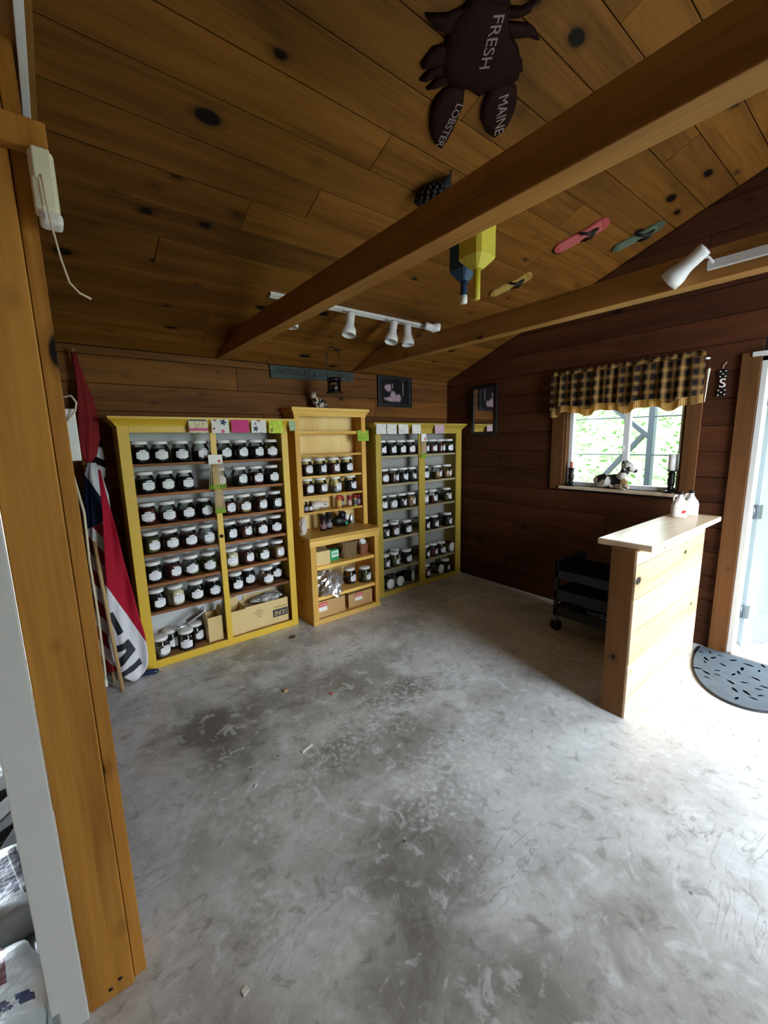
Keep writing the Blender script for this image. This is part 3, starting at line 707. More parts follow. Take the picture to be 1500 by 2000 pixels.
# ------------------------------------------------------------------ cabinets
def shelf_unit(name, label, x0, x1, m0, m1, sl, sr, zt, paint, shelves, shelf_mat, back_mat, zbot, crown=True):
    t = thing(name, label, 'cabinet', ((x0+x1)/2, 3.37, 0))
    YFR, YBK = 3.24, 3.492
    obj('side_panel', MB().box(x0, x0+.02, YFR+.018, YBK, 0, zt-.05), paint, t)
    obj('side_panel', MB().box(x1-.02, x1, YFR+.018, YBK, 0, zt-.05), paint, t)
    obj('back_panel', MB().box(x0+.02, x1-.02, YBK-.008, YBK, .02, zt-.06), back_mat, t)
    obj('stile', MB().box(x0, sl, YFR, YFR+.018, 0, zt-.05), paint, t, .002)
    obj('stile', MB().box(sr, x1, YFR, YFR+.018, 0, zt-.05), paint, t, .002)
    obj('mullion', MB().box(m0, m1, YFR-.002, YFR+.018, 0, zt-.08), paint, t, .002)
    obj('top_rail', MB().box(sl, sr, YFR, YFR+.018, zt-.105, zt-.05), paint, t, .002)
    obj('bottom_rail', MB().box(sl, m0, YFR, YFR+.018, 0, zbot), paint, t, .002)
    obj('bottom_rail', MB().box(m1, sr, YFR, YFR+.018, 0, zbot), paint, t, .002)
    obj('top_board', MB().box(x0, x1, YFR, YBK, zt-.05, zt-.03), paint, t)
    c = MB(); o_ = .048
    prof = [(0, zt-.062), (.006, zt-.062), (.012, zt-.048), (.030, zt-.028), (.040, zt-.022), (o_, zt-.012), (o_, zt), (0, zt)]
    n = len(prof); vs = [(x0-p, YFR-p, z) for p, z in prof] + [(x1+p, YFR-p, z) for p, z in prof]
    c.add(vs, [(i, (i+1) % n, n+(i+1) % n, n+i) for i in range(n)])
    vs2 = [(x0-p, YBK, z) for p, z in prof]; c.add([(x0-p, YFR-p, z) for p, z in prof]+vs2, [(i, (i+1) % n, n+(i+1) % n, n+i) for i in range(n)])
    if x1 < 3.6: c.add([(x1+p, YFR-p, z) for p, z in prof]+[(x1+p, YBK, z) for p, z in prof], [(i, (i+1) % n, n+(i+1) % n, n+i) for i in range(n)])
    c.add([(x0-o_, YFR-o_, zt), (min(x1+o_, XR-.001), YFR-o_, zt), (min(x1+o_, XR-.001), YBK, zt), (x0-o_, YBK, zt)], [(0, 1, 2, 3)])
    c.v = [(min(v[0], XR-.001), v[1], v[2]) for v in c.v]
    obj('crown_moulding', c, paint, t)
    for z in shelves: obj('shelf', MB().box(x0+.02, x1-.02, 3.262, YBK-.008, z-.02, z), shelf_mat, t)
    obj('bottom_board', MB().box(x0+.02, x1-.02, 3.258, YBK-.008, zbot-.03, zbot-.008), shelf_mat, t)
    return t
C1 = [1.480, 1.270, 1.050, .842, .622, .414]
cab1 = shelf_unit('jar_cabinet', 'large mustard yellow open cabinet of jars next to the leaning flags', .345, 1.545, .925, .968, .412, 1.490, 1.795, M['yellow'], C1, M['shelf'], M['panelwhite'], .055)
obj('latch', MB().lathe([(.012, 0), (.014, .008), (.006, .016)], (.946, 3.238, .905), 12, (0, -1, 0)), M['iron'], cab1)
C3 = [1.455, 1.168, .897, .605, .278]
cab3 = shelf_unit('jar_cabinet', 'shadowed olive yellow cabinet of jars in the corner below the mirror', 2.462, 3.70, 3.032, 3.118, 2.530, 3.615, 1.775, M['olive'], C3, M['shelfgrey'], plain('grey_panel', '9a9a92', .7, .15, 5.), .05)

# hutch
t = thing('pine_hutch', 'golden pine hutch with open shelves between the two yellow cabinets', 'hutch', (2.0, 3.3, 0))
obj('side_panel', MB().box(1.627, 1.645, 3.118, 3.492, 0, .765), M['hutZ'], t); obj('side_panel', MB().box(2.342, 2.36, 3.118, 3.492, 0, .765), M['hutZ'], t)
obj('back_panel', MB().box(1.645, 2.342, 3.482, 3.492, .02, .765), M['hutBack'], t)
obj('stile', MB().box(1.627, 1.683, 3.10, 3.118, 0, .735), M['hutZ'], t, .002); obj('stile', MB().box(2.315, 2.36, 3.10, 3.118, 0, .735), M['hutZ'], t, .002)
obj('apron', MB().box(1.622, 2.368, 3.095, 3.118, .712, .766), M['hutX'], t, .003)
obj('bottom_rail', MB().box(1.622, 2.366, 3.094, 3.118, 0, .048), M['hutX'], t, .003)
obj('worktop', MB().box(1.612, 2.385, 3.080, 3.492, .766, .795), M['hutX'], t, .005)
for z in (.525, .245): obj('shelf', MB().box(1.645, 2.342, 3.115, 3.482, z-.03, z), M['hutX'], t, .002)
obj('bottom_board', MB().box(1.645, 2.342, 3.118, 3.482, .02, .04), M['hutX'], t)
obj('side_panel', MB().box(1.642, 1.658, 3.318, 3.492, .795, 1.84), M['hutZ'], t); obj('side_panel', MB().box(2.370, 2.386, 3.318, 3.492, .795, 1.84), M['hutZ'], t)
obj('stile', MB().box(1.642, 1.690, 3.30, 3.318, .795, 1.84), M['hutZ'], t, .002); obj('stile', MB().box(2.338, 2.386, 3.30, 3.318, .795, 1.84), M['hutZ'], t, .002)
obj('back_panel', MB().box(1.658, 2.370, 3.482, 3.492, .795, 1.84), M['hutBack'], t)
c = MB(); prof = [(0, 1.828), (.004, 1.828), (.006, 1.845), (.016, 1.862), (.022, 1.872), (.03, 1.878), (.03, 1.90), (0, 1.90)]; n = len(prof)
for A, B in (((-1, 0), (1, 0)),): pass
L_ = lambda p, z: (1.642-p, 3.30-p, z); R_ = lambda p, z: (2.386+p, 3.30-p, z)
c.add([L_(*q) for q in prof]+[R_(*q) for q in prof], [(i, (i+1) % n, n+(i+1) % n, n+i) for i in range(n)])
c.add([L_(*q) for q in prof]+[(1.642-q[0], 3.492, q[1]) for q in prof], [(i, (i+1) % n, n+(i+1) % n, n+i) for i in range(n)])
c.add([R_(*q) for q in prof]+[(2.386+q[0], 3.492, q[1]) for q in prof], [(i, (i+1) % n, n+(i+1) % n, n+i) for i in range(n)])
c.add([(1.612, 3.27, 1.90), (2.416, 3.27, 1.90), (2.416, 3.492, 1.90), (1.612, 3.492, 1.90)], [(0, 1, 2, 3)])
obj('crown_moulding', c, M['hutX'], t)
obj('plate_rail', MB().box(1.690, 2.338, 3.318, 3.482, 1.672, 1.684), M['hutX'], t)
obj('plate_lip', MB().box(1.690, 2.338, 3.316, 3.326, 1.684, 1.700), M['hutX'], t)
H1 = [1.497, 1.305, 1.128, .980]
for z in H1: obj('shelf', MB().box(1.658, 2.370, 3.318, 3.482, z-.02, z), M['hutX'], t, .002)

# ------------------------------------------------------------------ jars
k = NT('jar_glass'); tr = k.n('ShaderNodeBsdfTransparent'); gl = k.n('ShaderNodeBsdfGlossy'); gl.inputs['Roughness'].default_value = .04
tr.inputs[0].default_value = (.90, .94, .93, 1); fz = k.n('ShaderNodeFresnel'); fz.inputs[0].default_value = 1.5
mx = k.n('ShaderNodeMixShader'); k.l(fz.outputs[0], mx.inputs[0]); k.l(tr.outputs[0], mx.inputs[1]); k.l(gl.outputs[0], mx.inputs[2])
k.l(mx.outputs[0], k.t.nodes['Material Output'].inputs[0]); M['glass'] = k.m
def content_mat(name, a, b, sc_=90.):
    k = NT(name); vo = k.n('ShaderNodeTexVoronoi'); k.l(k.coord(), vo.inputs['Vector']); vo.inputs['Scale'].default_value = sc_
    sp = k.n('ShaderNodeSeparateColor'); k.l(vo.outputs['Color'], sp.inputs[0])
    k.bump(vo.outputs['Distance'], .6, .004); return k.fin(k.mix(sp.outputs[0], rgb(a), rgb(b)), .7)
CONT = {'black tea': content_mat('black_leaf', '070605', '1d1612'), 'dark herbs': content_mat('dark_herb', '0d100a', '272a17'), 'brown spice': content_mat('brown_spice', '2c160b', '5e3620'),
        'red brown peppers': content_mat('red_pepper', '2a0b08', '6d2a1c', 60), 'tan seeds': content_mat('tan_seed', '7a5632', 'b08a58', 120), 'green leaves': content_mat('green_leaf', '2a3214', '6a6a34', 70),
        'cream powder': content_mat('cream_powder', 'd9c9a0', 'e6dab8', 200), 'grey salt': content_mat('grey_salt', '8a8680', 'b9b5ae', 160)}
k = NT('paper_jar_label'); c = k.coord(rnd=False); sx = k.n('ShaderNodeSeparateXYZ'); k.l(c, sx.inputs[0]); Zc, Xc = sx.outputs[2], sx.outputs[0]
oi = k.n('ShaderNodeObjectInfo'); nz = k.noise(k.coord((160, 160, 30)), 1., 2)
def zline(z0, h_, w, x0=0.):
    a_ = k.math('LESS_THAN', k.math('ABSOLUTE', k.math('SUBTRACT', Zc, z0)), h_/2); b_ = k.math('LESS_THAN', k.math('ABSOLUTE', k.math('SUBTRACT', Xc, x0)), w/2)
    return k.math('MULTIPLY', k.math('MULTIPLY', a_, b_), k.math('GREATER_THAN', nz, .44))
msk = k.math('MAXIMUM', zline(.083, .006, .055), k.math('MAXIMUM', k.math('MULTIPLY', zline(.066, .005, .04), .6), k.math('MAXIMUM', k.math('MULTIPLY', zline(.055, .003, .03), .35), zline(.033, .004, .012))))
M['jarlabel'] = k.fin(k.mix(k.math('MULTIPLY', msk, .8), rgb('e8e8ea'), rgb('23242a')), .6)
JR = .0625
glass_me = MB().lathe([(.046, 0), (.056, .004), (.0615, .016), (JR, .03), (JR, .092), (.058, .108), (.050, .121), (.049, .139)], (0, 0, 0), 24).mesh('glass_body'); glass_me.materials.append(M['glass'])
lid_me = MB().lathe([(.0525, .131), (.054, .133), (.054, .150), (.052, .153), (.02, .1535)], (0, 0, 0), 24).mesh('lid'); lid_me.materials.append(M['white'])
lab = MB(); A_ = 40; nn = 12; rl = JR+.0008; vs = []
for i in range(nn+1):
    a_ = -A_+2*A_*i/nn; f = abs(a_)/A_
    hi = .094 - (.014 if f > .35 else 0)*min(1, (f-.35)/.3 if f > .35 else 0) - (.006 if f > .9 else 0); lo = .026 + .012*max(0, (f-.4)/.6)
    th = math.radians(a_-90); vs += [(rl*math.cos(th), rl*math.sin(th), lo), (rl*math.cos(th), rl*math.sin(th), hi)]
lab.add(vs, [(2*i, 2*i+2, 2*i+3, 2*i+1) for i in range(nn)], True); lab_me = lab.mesh('paper_label'); lab_me.materials.append(M['jarlabel'])
fill_me = {}
for h_ in (.05, .075, .098, .110):
    for kk, mm in CONT.items():
        me = MB().lathe([(.043, .004), (.054, .008), (.0595, .018), (.0605, .03), (.0605, min(h_, .092))] + ([(.057, h_)] if h_ > .092 else []) + [(.03, h_+.004)], (0, 0, 0), 20).mesh('contents'); me.materials.append(mm); fill_me[h_, kk] = me
def jar(x, y, z, cont, h_, rz, label, group, lying=None):
    t = thing('glass_jar', label, 'jar', (x, y, z), group, rz)
    obj('glass_body', glass_me, None, t, local=True)
    if h_: obj('contents', fill_me[h_, cont], None, t, local=True)
    obj('lid', lid_me, None, t, local=True); obj('paper_label', lab_me, None, t, local=True)
    if lying is not None: t.rotation_euler = lying
    return t
ORD = ['first', 'second', 'third', 'fourth', 'fifth', 'sixth', 'seventh', 'eighth', 'ninth']
def spread(xs, gap=.127):
    xs = list(xs)
    for _ in range(40):
        for i in range(len(xs)-1):
            d_ = xs[i+1]-xs[i]
            if d_ < gap: q = (gap-d_)/2; xs[i] -= q; xs[i+1] += q
    return xs
rj = random.Random(11)
B, D_, N_, R_2, T_, G_, C_, S_ = 'black tea', 'dark herbs', 'brown spice', 'red brown peppers', 'tan seeds', 'green leaves', 'cream powder', 'grey salt'
rows1 = [
 ([.475, .603, .738, .873], [1.045, 1.173, 1.305, 1.432], [B, B, D_, B, D_, D_, B, N_]),
 ([.486, .617, .747], [.985, 1.150, 1.285, 1.420], [B, D_, D_, B, D_, R_2, B]),
 ([.478, .606, .735, .868], [1.040, 1.168, 1.300, 1.432], [R_2, R_2, B, D_, R_2, T_, N_, B]),
 ([.474, .603, .732, .863], [1.032, 1.160, 1.290, 1.428], [G_, N_, R_2, S_, B, R_2, N_, R_2]),
 ([.470, .598, .727, .860], [1.030, 1.158, 1.293, 1.428], [D_, R_2, G_, G_, C_, R_2, G_, T_]),
 ([.470, .600, .745, .876], [1.052, 1.185, 1.312, 1.432], [B, C_, D_, B, B, B, T_, D_])]
shn = ['top', 'second', 'third', 'fourth', 'fifth', 'sixth']
for r_, (L1, L2, cs) in enumerate(rows1):
    for i, x in enumerate(L1+L2):
        y = 3.338+rj.uniform(-.006, .010)
        if r_ == 5 and i in (5, 7): y = 3.418
        if r_ == 5 and i == 6: y = 3.322
        h_ = {C_: .110, S_: .05}.get(cs[i], rj.choice((.075, .098, .098, .110)))
        jar(x, y, C1[r_]+.0003, cs[i], h_, math.radians(rj.uniform(-4, 32)), 'jar of %s, %s from the flags, %s shelf of the big mustard cabinet' % (cs[i], ORD[i], shn[r_]), 'white lidded glass jars')
rows3 = [
 ([2.600, 2.728, 2.858, 2.992], [3.195, 3.325, 3.455, 3.585], [B, D_, D_, N_, B, N_, R_2]),
 ([2.625, 2.755, 2.885, 3.02], [3.200, 3.400, 3.56], [N_, N_, B, D_, B, T_, T_]),
 ([2.600, 2.730, 2.862, 2.992], [3.190, 3.330, 3.560], [D_, S_, D_, T_, S_, R_2, G_]),
 ([2.600, 2.735, 2.910], [3.190, 3.330, 3.550], [D_, N_, D_, B, D_, B]),
 ([2.600, 2.735, 2.910], [3.185, 3.315, 3.445], [D_, G_, B, B, R_2, B])]
for r_, (L1, L2, cs) in enumerate(rows3):
    for i, x in enumerate(L1+L2):
        if i >= len(cs): cs = cs+[B]
        y = (3.345 if r_ < 3 else 3.327)+rj.uniform(-.003, .003)
        jar(x, y, C3[r_]+.0003, cs[i], rj.choice((.075, .098, .098, .110)), math.radians(rj.uniform(0, 34)), 'jar of %s, %s from the hutch, %s shelf of the corner cabinet' % (cs[i], ORD[i], shn[r_]), 'white lidded glass jars')
    if r_ in (3, 4):
        for i, x in enumerate((2.822,)):
            jar(x, 3.421, C3[r_]+.0003, B, .098, .2, 'jar of black tea behind the front row, %s shelf of the corner cabinet' % shn[r_], 'white lidded glass jars')
# jars lying on their sides with their lids to the room, and a few upright at the bottom of the corner cabinet
for x, z0, nm in ((2.625, .042, 'first'), (2.762, .042, 'second'), (2.905, .042, 'third')):
    jar(x, 3.42, z0+JR+.002, D_, None if nm != 'third' else .098, 0, 'jar lying on its side, %s from the hutch, bottom of the corner cabinet' % nm, 'white lidded glass jars', (math.radians(90), 0, math.radians(8 if nm != 'third' else 40)))
jar(3.21, 3.345, .0425, R_2, .098, .4, 'jar of red peppers standing upright beside the post, bottom of the corner cabinet', 'white lidded glass jars')
jar(3.375, 3.42, .042+JR+.002, B, None, 0, 'jar on its side between two upright jars, bottom of the corner cabinet', 'white lidded glass jars', (P2, 0, .3))
jar(3.54, 3.345, .0425, B, .098, .5, 'jar of black tea nearest the corner, bottom of the corner cabinet', 'white lidded glass jars')
jar(3.575, 3.42, .2785+JR+.002, B, None, 0, 'jar on its side nearest the corner, fifth shelf of the corner cabinet', 'white lidded glass jars', (P2, 0, .15))
for r_, (xs, cs) in enumerate((([1.775, 1.918, 2.062, 2.212], [N_, D_, R_2, B]), ([1.775, 1.918, 2.075, 2.245], [N_, N_, S_, B]))):
    for i, x in enumerate(xs):
        jar(x, 3.388, H1[r_+1]+.0003 if 0 else H1[r_+1]+.0003, cs[i], .05 if cs[i] == S_ else .098, math.radians(rj.uniform(5, 28)), 'jar of %s, %s from the flag side, %s jar row of the hutch' % (cs[i], ORD[i], ('upper', 'lower')[r_]), 'white lidded glass jars')
jar(2.125, 3.27, .2453, N_, .05, .3, 'jar of brown spice behind the silver bag in the hutch', 'white lidded glass jars')
jar(2.262, 3.21, .2453, G_, .098, .45, 'jar of green leaves right of the silver bag in the hutch', 'white lidded glass jars')
# jumble in the bottom of the mustard cabinet
jar(.462, 3.328, .0475, S_, .05, .5, 'half empty jar of grey salt in the bottom corner by the flags', 'white lidded glass jars')
jar(.640, 3.328, .0475, None, None, -.2, 'empty clear jar at the bottom of the mustard cabinet', 'white lidded glass jars')
jar(.550, 3.4205, .0475, D_, .075, .3, 'jar of dark herbs behind the empty jar, bottom of the mustard cabinet', 'white lidded glass jars')
jar(.730, 3.418, .0475, B, .098, .5, 'jar of black tea under the metal scoop, bottom of the mustard cabinet', 'white lidded glass jars')

# ------------------------------------------------------------------ notes, tags and skewers on the cabinets
def note_mat(name, bg_, ink, dens=.5, size=.011):
    k = NT(name); c = k.coord(rnd=False); sx = k.n('ShaderNodeSeparateXYZ'); k.l(c, sx.inputs[0])
    ln = k.math('FRACT', k.math('ADD', k.math('DIVIDE', sx.outputs[2], size), 100.)); nz = k.noise(k.coord((120, 1, 40)), 1., 3, .7)
    m_ = k.math('MULTIPLY', k.math('LESS_THAN', ln, .45), k.math('GREATER_THAN', nz, 1-dens))
    return k.fin(k.mix(k.math('MULTIPLY', m_, .8), rgb(bg_), rgb(ink)), .75)
NM = {'white': note_mat('note_white', 'e6e4da', '55555c', .46), 'cream': note_mat('note_cream', 'e9dcb4', '4a4048', .5), 'pink': note_mat('note_pink', 'e2438a', '6d1540', .55), 'lime': note_mat('note_lime', 'cbe04a', '4d5a18', .5),
      'green': note_mat('note_green', '9fc23a', '3d5213', .5), 'mint': note_mat('note_mint', 'bfd8a8', '3d5040', .55), 'rose': note_mat('note_rose', 'd8b6c0', '6a4652', .55), 'flower': note_mat('note_flower', 'e6e2d8', '8a8088', .42)}
def note(x0, x1, z0, z1, y, m_, lab, tilt=0, extra=None):
    t = thing('note_card', lab, 'note', ((x0+x1)/2, y, z0), 'handwritten cards on the cabinets')
    o = obj('card', MB().box(x0, x1, y-.0012, y, z0, z1), NM[m_], t)
    t.rotation_euler = (math.radians(-2), math.radians(tilt), 0)
    if extra: extra(t, x0, x1, z0, z1, y)
def flower(c, r): 
    p = []
    for i in range(30):
        a_ = 2*math.pi*i/30; q = r*(.72+.28*math.cos(5*a_)); p.append((c[0]+q*math.cos(a_), c[1]+q*math.sin(a_)))
    return p
M['navy'] = plain('navy_print', '1d3a55', .7, .05); M['pinkp'] = plain('pink_flower_print', 'cf5f86', .7, .05); M['rosep'] = plain('rose_flower_print', '8e4a55', .7, .05)
def stripes(t, x0, x1, z0, z1, y):
    obj('printed_band', MB().box(x0, x1, y-.0016, y-.0010, z0+.014, z0+.034), M['pinkp'], t)
    obj('printed_heading', MB().box(x0+.004, x1-.01, y-.0016, y-.0010, z1-.022, z1-.012), M['ink'], t)
def flowers(spec):
    def f(t, x0, x1, z0, z1, y):
        for fx, fz, r, m_ in spec: obj('printed_flower', MB().prism(flower((x0+(x1-x0)*fx, z0+(z1-z0)*fz), r), lambda a, b, h: (a, h, b), y-.0017, y-.0010), M[m_], t)
    return f
yn = 3.1905
note(.775, .905, 1.686, 1.792, yn, 'cream', 'cream card with a pink band on the mustard cabinet', 0, stripes)
note(.930, 1.055, 1.684, 1.790, yn, 'flower', 'white card with a navy flower at its upper right on the mustard cabinet', 0, flowers(((.68, .74, .026, 'navy'), (.2, .9, .014, 'rosep'), (.62, .12, .018, 'pinkp'), (.12, .3, .012, 'rosep'))))
note(1.072, 1.205, 1.686, 1.789, yn, 'pink', 'bright pink handwritten card on the mustard cabinet', 1)
note(1.226, 1.345, 1.684, 1.790, yn, 'flower', 'white card with a navy flower at its lower left on the mustard cabinet', 0, flowers(((.28, .3, .024, 'navy'), (.28, .66, .01, 'navy'), (.5, .92, .018, 'rosep'))))
note(1.366, 1.487, 1.680, 1.785, yn, 'lime', 'lime yellow card with an orange flower on the mustard cabinet', 1, flowers(((.2, .22, .014, 'rosep'),)))
note(1.545, 1.598, 1.700, 1.790, yn, 'mint', 'narrow mint green card at the gap beside the hutch', -4)
note(2.292, 2.425, 1.606, 1.708, 3.2985, 'green', 'green handwritten card on the right post of the hutch', 0)
for i, (a_, b_, m_, lb) in enumerate(((2.435, 2.556, 'white', 'white card at the end by the hutch on the corner cabinet'), (2.566, 2.687, 'white', 'white card second from the hutch on the corner cabinet'), (2.715, 2.842, 'white', 'white card third from the hutch on the corner cabinet'),
                       (2.893, 3.013, 'white', 'white card fourth from the hutch on the corner cabinet'), (3.222, 3.364, 'rose', 'dusty pink card on the corner cabinet near the mirror'))): note(a_, b_, 1.668, 1.770, yn, m_, lb, (0, 1, -2, 1, -1)[i])
def skewers(x, y, z0, z1, w, tagz, lab, fan=1.25, red=True):
    t = thing('skewer_pack', lab, 'skewer pack', (x, y, z0), 'bundles of bamboo skewers')
    if tagz: 
        obj('header_card', MB().box(x-w*.55, x+w*.55, y-.008, y-.004, z1-.005, tagz), M['paper'], t)
        if red: obj('printed_berry', MB().lathe([(.011, 0), (.010, .0008)], (x+w*.28, y-.008, (z1+tagz)/2-.015), 12, (0, -1, 0)), M['red'], t)
    n = 12
    for i in range(n):
        f = (i/(n-1)-.5); yy = y-.006-.004*((i*7) % 3)
        obj('skewer', MB().tube([(x+f*w*fan, yy, z0+.035), (x+f*w*.85, yy, z1)], .0022, 5), M['bamboo'], t)
        obj('green_end', MB().tube([(x+f*w*fan*1.03, yy, z0), (x+f*w*fan, yy, z0+.036)], .0036, 5), M['limep'], t)
M['bamboo'] = plain('bamboo', 'dcc59a', .6, .12, 40.); M['limep'] = plain('lime_plastic', '9cc63a', .5, .1)
skewers(.945, 3.228, 1.270, 1.462, .092, 1.527, 'wide bundle of bamboo skewers with a white card on the mustard cabinet')
skewers(.944, 3.212, 1.088, 1.268, .064, None, 'lower bundle of bamboo skewers hanging below the carded bundle', 1.05)
skewers(3.082, 3.226, 1.418, 1.590, .065, 1.668, 'pack of bamboo skewers on the middle post of the corner cabinet', 1.1)

# ------------------------------------------------------------------ bottom of the mustard cabinet: scoop and boxes
t = thing('metal_scoop', 'shiny metal scoop resting on jars at the bottom of the mustard cabinet', 'scoop', (.72, 3.34, .205))
m = MB()
vs = []
for i in range(9):
    f = i/8
    for j in range(9):
        a_ = math.pi*(j/8); r = .035+.008*f
        vs.append((.66+.14*f+.0, 3.345-r*math.cos(a_), .255+.075*f-r*math.sin(a_)*.8))
m.add(vs, [(i*9+j, i*9+j+1, (i+1)*9+j+1, (i+1)*9+j) for i in range(8) for j in range(8)], True)
M['chrome'] = plain('bright_metal', 'd5d8dc', .25, .05, metal=.6)
o = obj('bowl', m, M['chrome'], t); o.modifiers.new('s', 'SOLIDIFY').thickness = .0015
obj('handle', MB().tube([(.66, 3.345, .225), (.61, 3.345, .222), (.585, 3.345, .215)], [.014, .012, .013], 10), M['chrome'], t)
def carton(name, lab, x0, x1, y0, y1, z0, z1, m_, flaps=None, group=None, seams=True):
    t = thing(name, lab, 'box', ((x0+x1)/2, (y0+y1)/2, z0), group)
    g = .004; b = MB(); b.box(x0, x1, y0, y0+g, z0, z1); b.box(x0, x1, y1-g, y1, z0, z1); b.box(x0, x0+g, y0+g, y1-g, z0, z1); b.box(x1-g, x1, y0+g, y1-g, z0, z1); b.box(x0+g, x1-g, y0+g, y1-g, z0, z0+g)
    obj('carton', b, m_, t)
    if flaps is None: obj('lid_flap', MB().box(x0, x1, y0, (y0+y1)/2-.001, z1-.003, z1), m_, t); obj('lid_flap', MB().box(x0, x1, (y0+y1)/2+.001, y1, z1-.003, z1), m_, t)
    else:
        for f in flaps: obj('lid_flap', MB().bar(*f), m_, t)
    return t
zb = .0475
carton('tall_carton', 'tall narrow tan carton standing beside the jars in the mustard cabinet', .800, .912, 3.30, 3.45, zb, .250, M['cardlight'], [((.802, 3.375, .252), (.790, 3.375, .300), .004, .13, (0, 1, 0)), ((.905, 3.40, .25), (.925, 3.40, .30), .004, .09, (0, 1, 0))])
carton('small_carton', 'small plain tan carton left of the large printed box', .975, 1.098, 3.285, 3.44, zb, .255, M['cardlight'], [((1.036, 3.438, .255), (1.036, 3.455, .315), .004, .11, (1, 0, 0)), ((.979, 3.36, .256), (.985, 3.36, .300), .003, .13, (0, 1, 0))])
t = carton('printed_carton', 'large tan carton with an upside down black logo in the mustard cabinet', 1.100, 1.478, 3.292, 3.475, zb, .262, M['cardlight'], [((1.3, 3.472, .262), (1.3, 3.478, .30), .004, .3, (1, 0, 0))])
obj('logo_panel', MB().box(1.335, 1.472, 3.2905, 3.2922, .105, .172), M['ink'], t)
text('logo_lettering', 'ULINE', .058, (1.404, 3.2902, .138), (-1, 0, 0), (0, 0, -1), M['cardlight'], t, .0004, .72)
for z, w in ((.205, .05), (.185, .09), (.165, .05), (.145, .04)): obj('printed_line', MB().box(1.215-w/2, 1.215+w/2, 3.2908, 3.2921, z, z+.006), plain('brown_print', '8a7148'), t)
obj('printed_line', MB().box(1.345, 1.465, 3.2908, 3.2921, .188, .196), plain('brown_print2', '9a8050'), t)
m = MB(); rb = random.Random(5)
def crumple(c, r, seed, seg=26, rings=16, amp=.35, jit=0.):
    rr_ = random.Random(seed); t_ = MB().lathe([(math.sin(math.pi*i/rings), -math.cos(math.pi*i/rings)) for i in range(rings+1)], (0, 0, 0), seg); vs = []
    dirs = [(Vector((rr_.uniform(-1, 1), rr_.uniform(-1, 1), rr_.uniform(-1, 1))).normalized(), rr_.uniform(.3, 1)) for _ in range(26)]
    for v in t_.v:
        d_ = Vector(v).normalized() if Vector(v).length > 1e-4 else Vector((0, 0, 1)); k_ = 1.0
        for dd, w_ in dirs: k_ += amp*w_*max(0, d_.dot(dd)-.82)*4 - amp*.22*w_*max(0, .2-abs(d_.dot(dd)))*2
        k_ *= 1+rr_.uniform(-jit, jit)
        vs.append((c[0]+d_.x*r[0]*k_, c[1]+d_.y*r[1]*k_, c[2]+d_.z*r[2]*k_))
    mb_ = MB().add(vs, t_.f, False); return mb_
k = NT('clear_plastic_bag'); nz = k.noise(k.coord(), 22, 3); k.fin(k.mix(k.step(nz, .4, .6), rgb('77716b'), rgb('d6d5d3')), .2, .7); M['plasticbag'] = k.m
m = crumple((1.32, 3.385, .266), (.13, .05, .030), 3, 20, 12, .3, .12); m.v = [(min(max(v[0], 1.108), 1.470), min(max(v[1], 3.300), 3.467), v[2]) for v in m.v]
one('plastic_wrap', m, M['plasticbag'], 'crumpled grey plastic wrap on top of the large printed box', 'plastic wrap')

# ------------------------------------------------------------------ hutch contents
def bottle(x, y, z, r, h, m_, cm, lab, lb=None, group=None):
    t = thing('small_bottle', lab, 'bottle', (x, y, z), group)
    obj('body', MB().lathe([(r*.9, 0), (r, .004), (r, h*.62), (r*.5, h*.76), (r*.42, h*.86)], (0, 0, 0), 16), m_, t, local=True)
    obj('cap', MB().lathe([(r*.5, h*.85), (r*.5, h), (r*.4, h)], (0, 0, 0), 14), cm, t, local=True)
    if lb: obj('paper_label', MB().lathe([(r+.0006, h*.15), (r+.0006, h*.5)], (0, 0, 0), 16), lb, t, local=True)
zs5 = H1[3]
k = NT('amber_dark_glass'); k.fin(k.mix(k.noise(k.coord(), 9, 2), rgb('07080d'), rgb('12100e')), .12, .6); M['darkglass'] = k.m
bottle(1.735, 3.345, zs5+.0003, .018, .098, M['darkglass'], M['black'], 'dark dropper bottle next to the hutch post', plain('faded_label', 'a9a9b4'), 'dark dropper bottles')
bottle(1.780, 3.345, zs5+.0003, .018, .098, M['darkglass'], M['black'], 'dark dropper bottle touching the white paper roll', M['paper'], 'dark dropper bottles')
t = thing('paper_roll_bag', 'white printed paper bag lying on the lowest upper shelf of the hutch', 'bag', (1.895, 3.39, zs5))
m = MB(); m.loft([((0, 0, i*.02), .035*(1-.15*math.cos(i)), .036) for i in range(9)], 18, 4, .06); m.v = [(1.815+v[2], 3.39+v[1], zs5+.042+v[0]) for v in m.v]
k = NT('printed_paper_bag'); nz = k.noise(k.coord((20, 60, 60)), 1., 2); M['pbag'] = k.fin(k.mix(k.step(nz, .6, .64), rgb('e4ddd2'), rgb('857c70')), .6)
obj('bag', m, M['pbag'], t)
def spice(x, y, z, r, h, body, cap, lb, lab):
    t = thing('spice_jar', lab, 'spice jar', (x, y, z), 'spice jars on the hutch shelf')
    obj('body', MB().lathe([(r*.92, 0), (r, .004), (r, h*.72), (r*.9, h*.75)], (0, 0, 0), 16), body, t, local=True)
    obj('cap', MB().lathe([(r*.97, h*.74), (r*.97, h*.98), (r*.9, h)], (0, 0, 0), 16), cap, t, local=True)
    if lb: obj('paper_label', MB().lathe([(r+.0006, h*.12), (r+.0006, h*.58)], (0, 0, 0), 16), lb, t, local=True)
rc = plain('red_cap', '9e2329', .45); drk = plain('dark_spice_body', '2a1a14', .4)
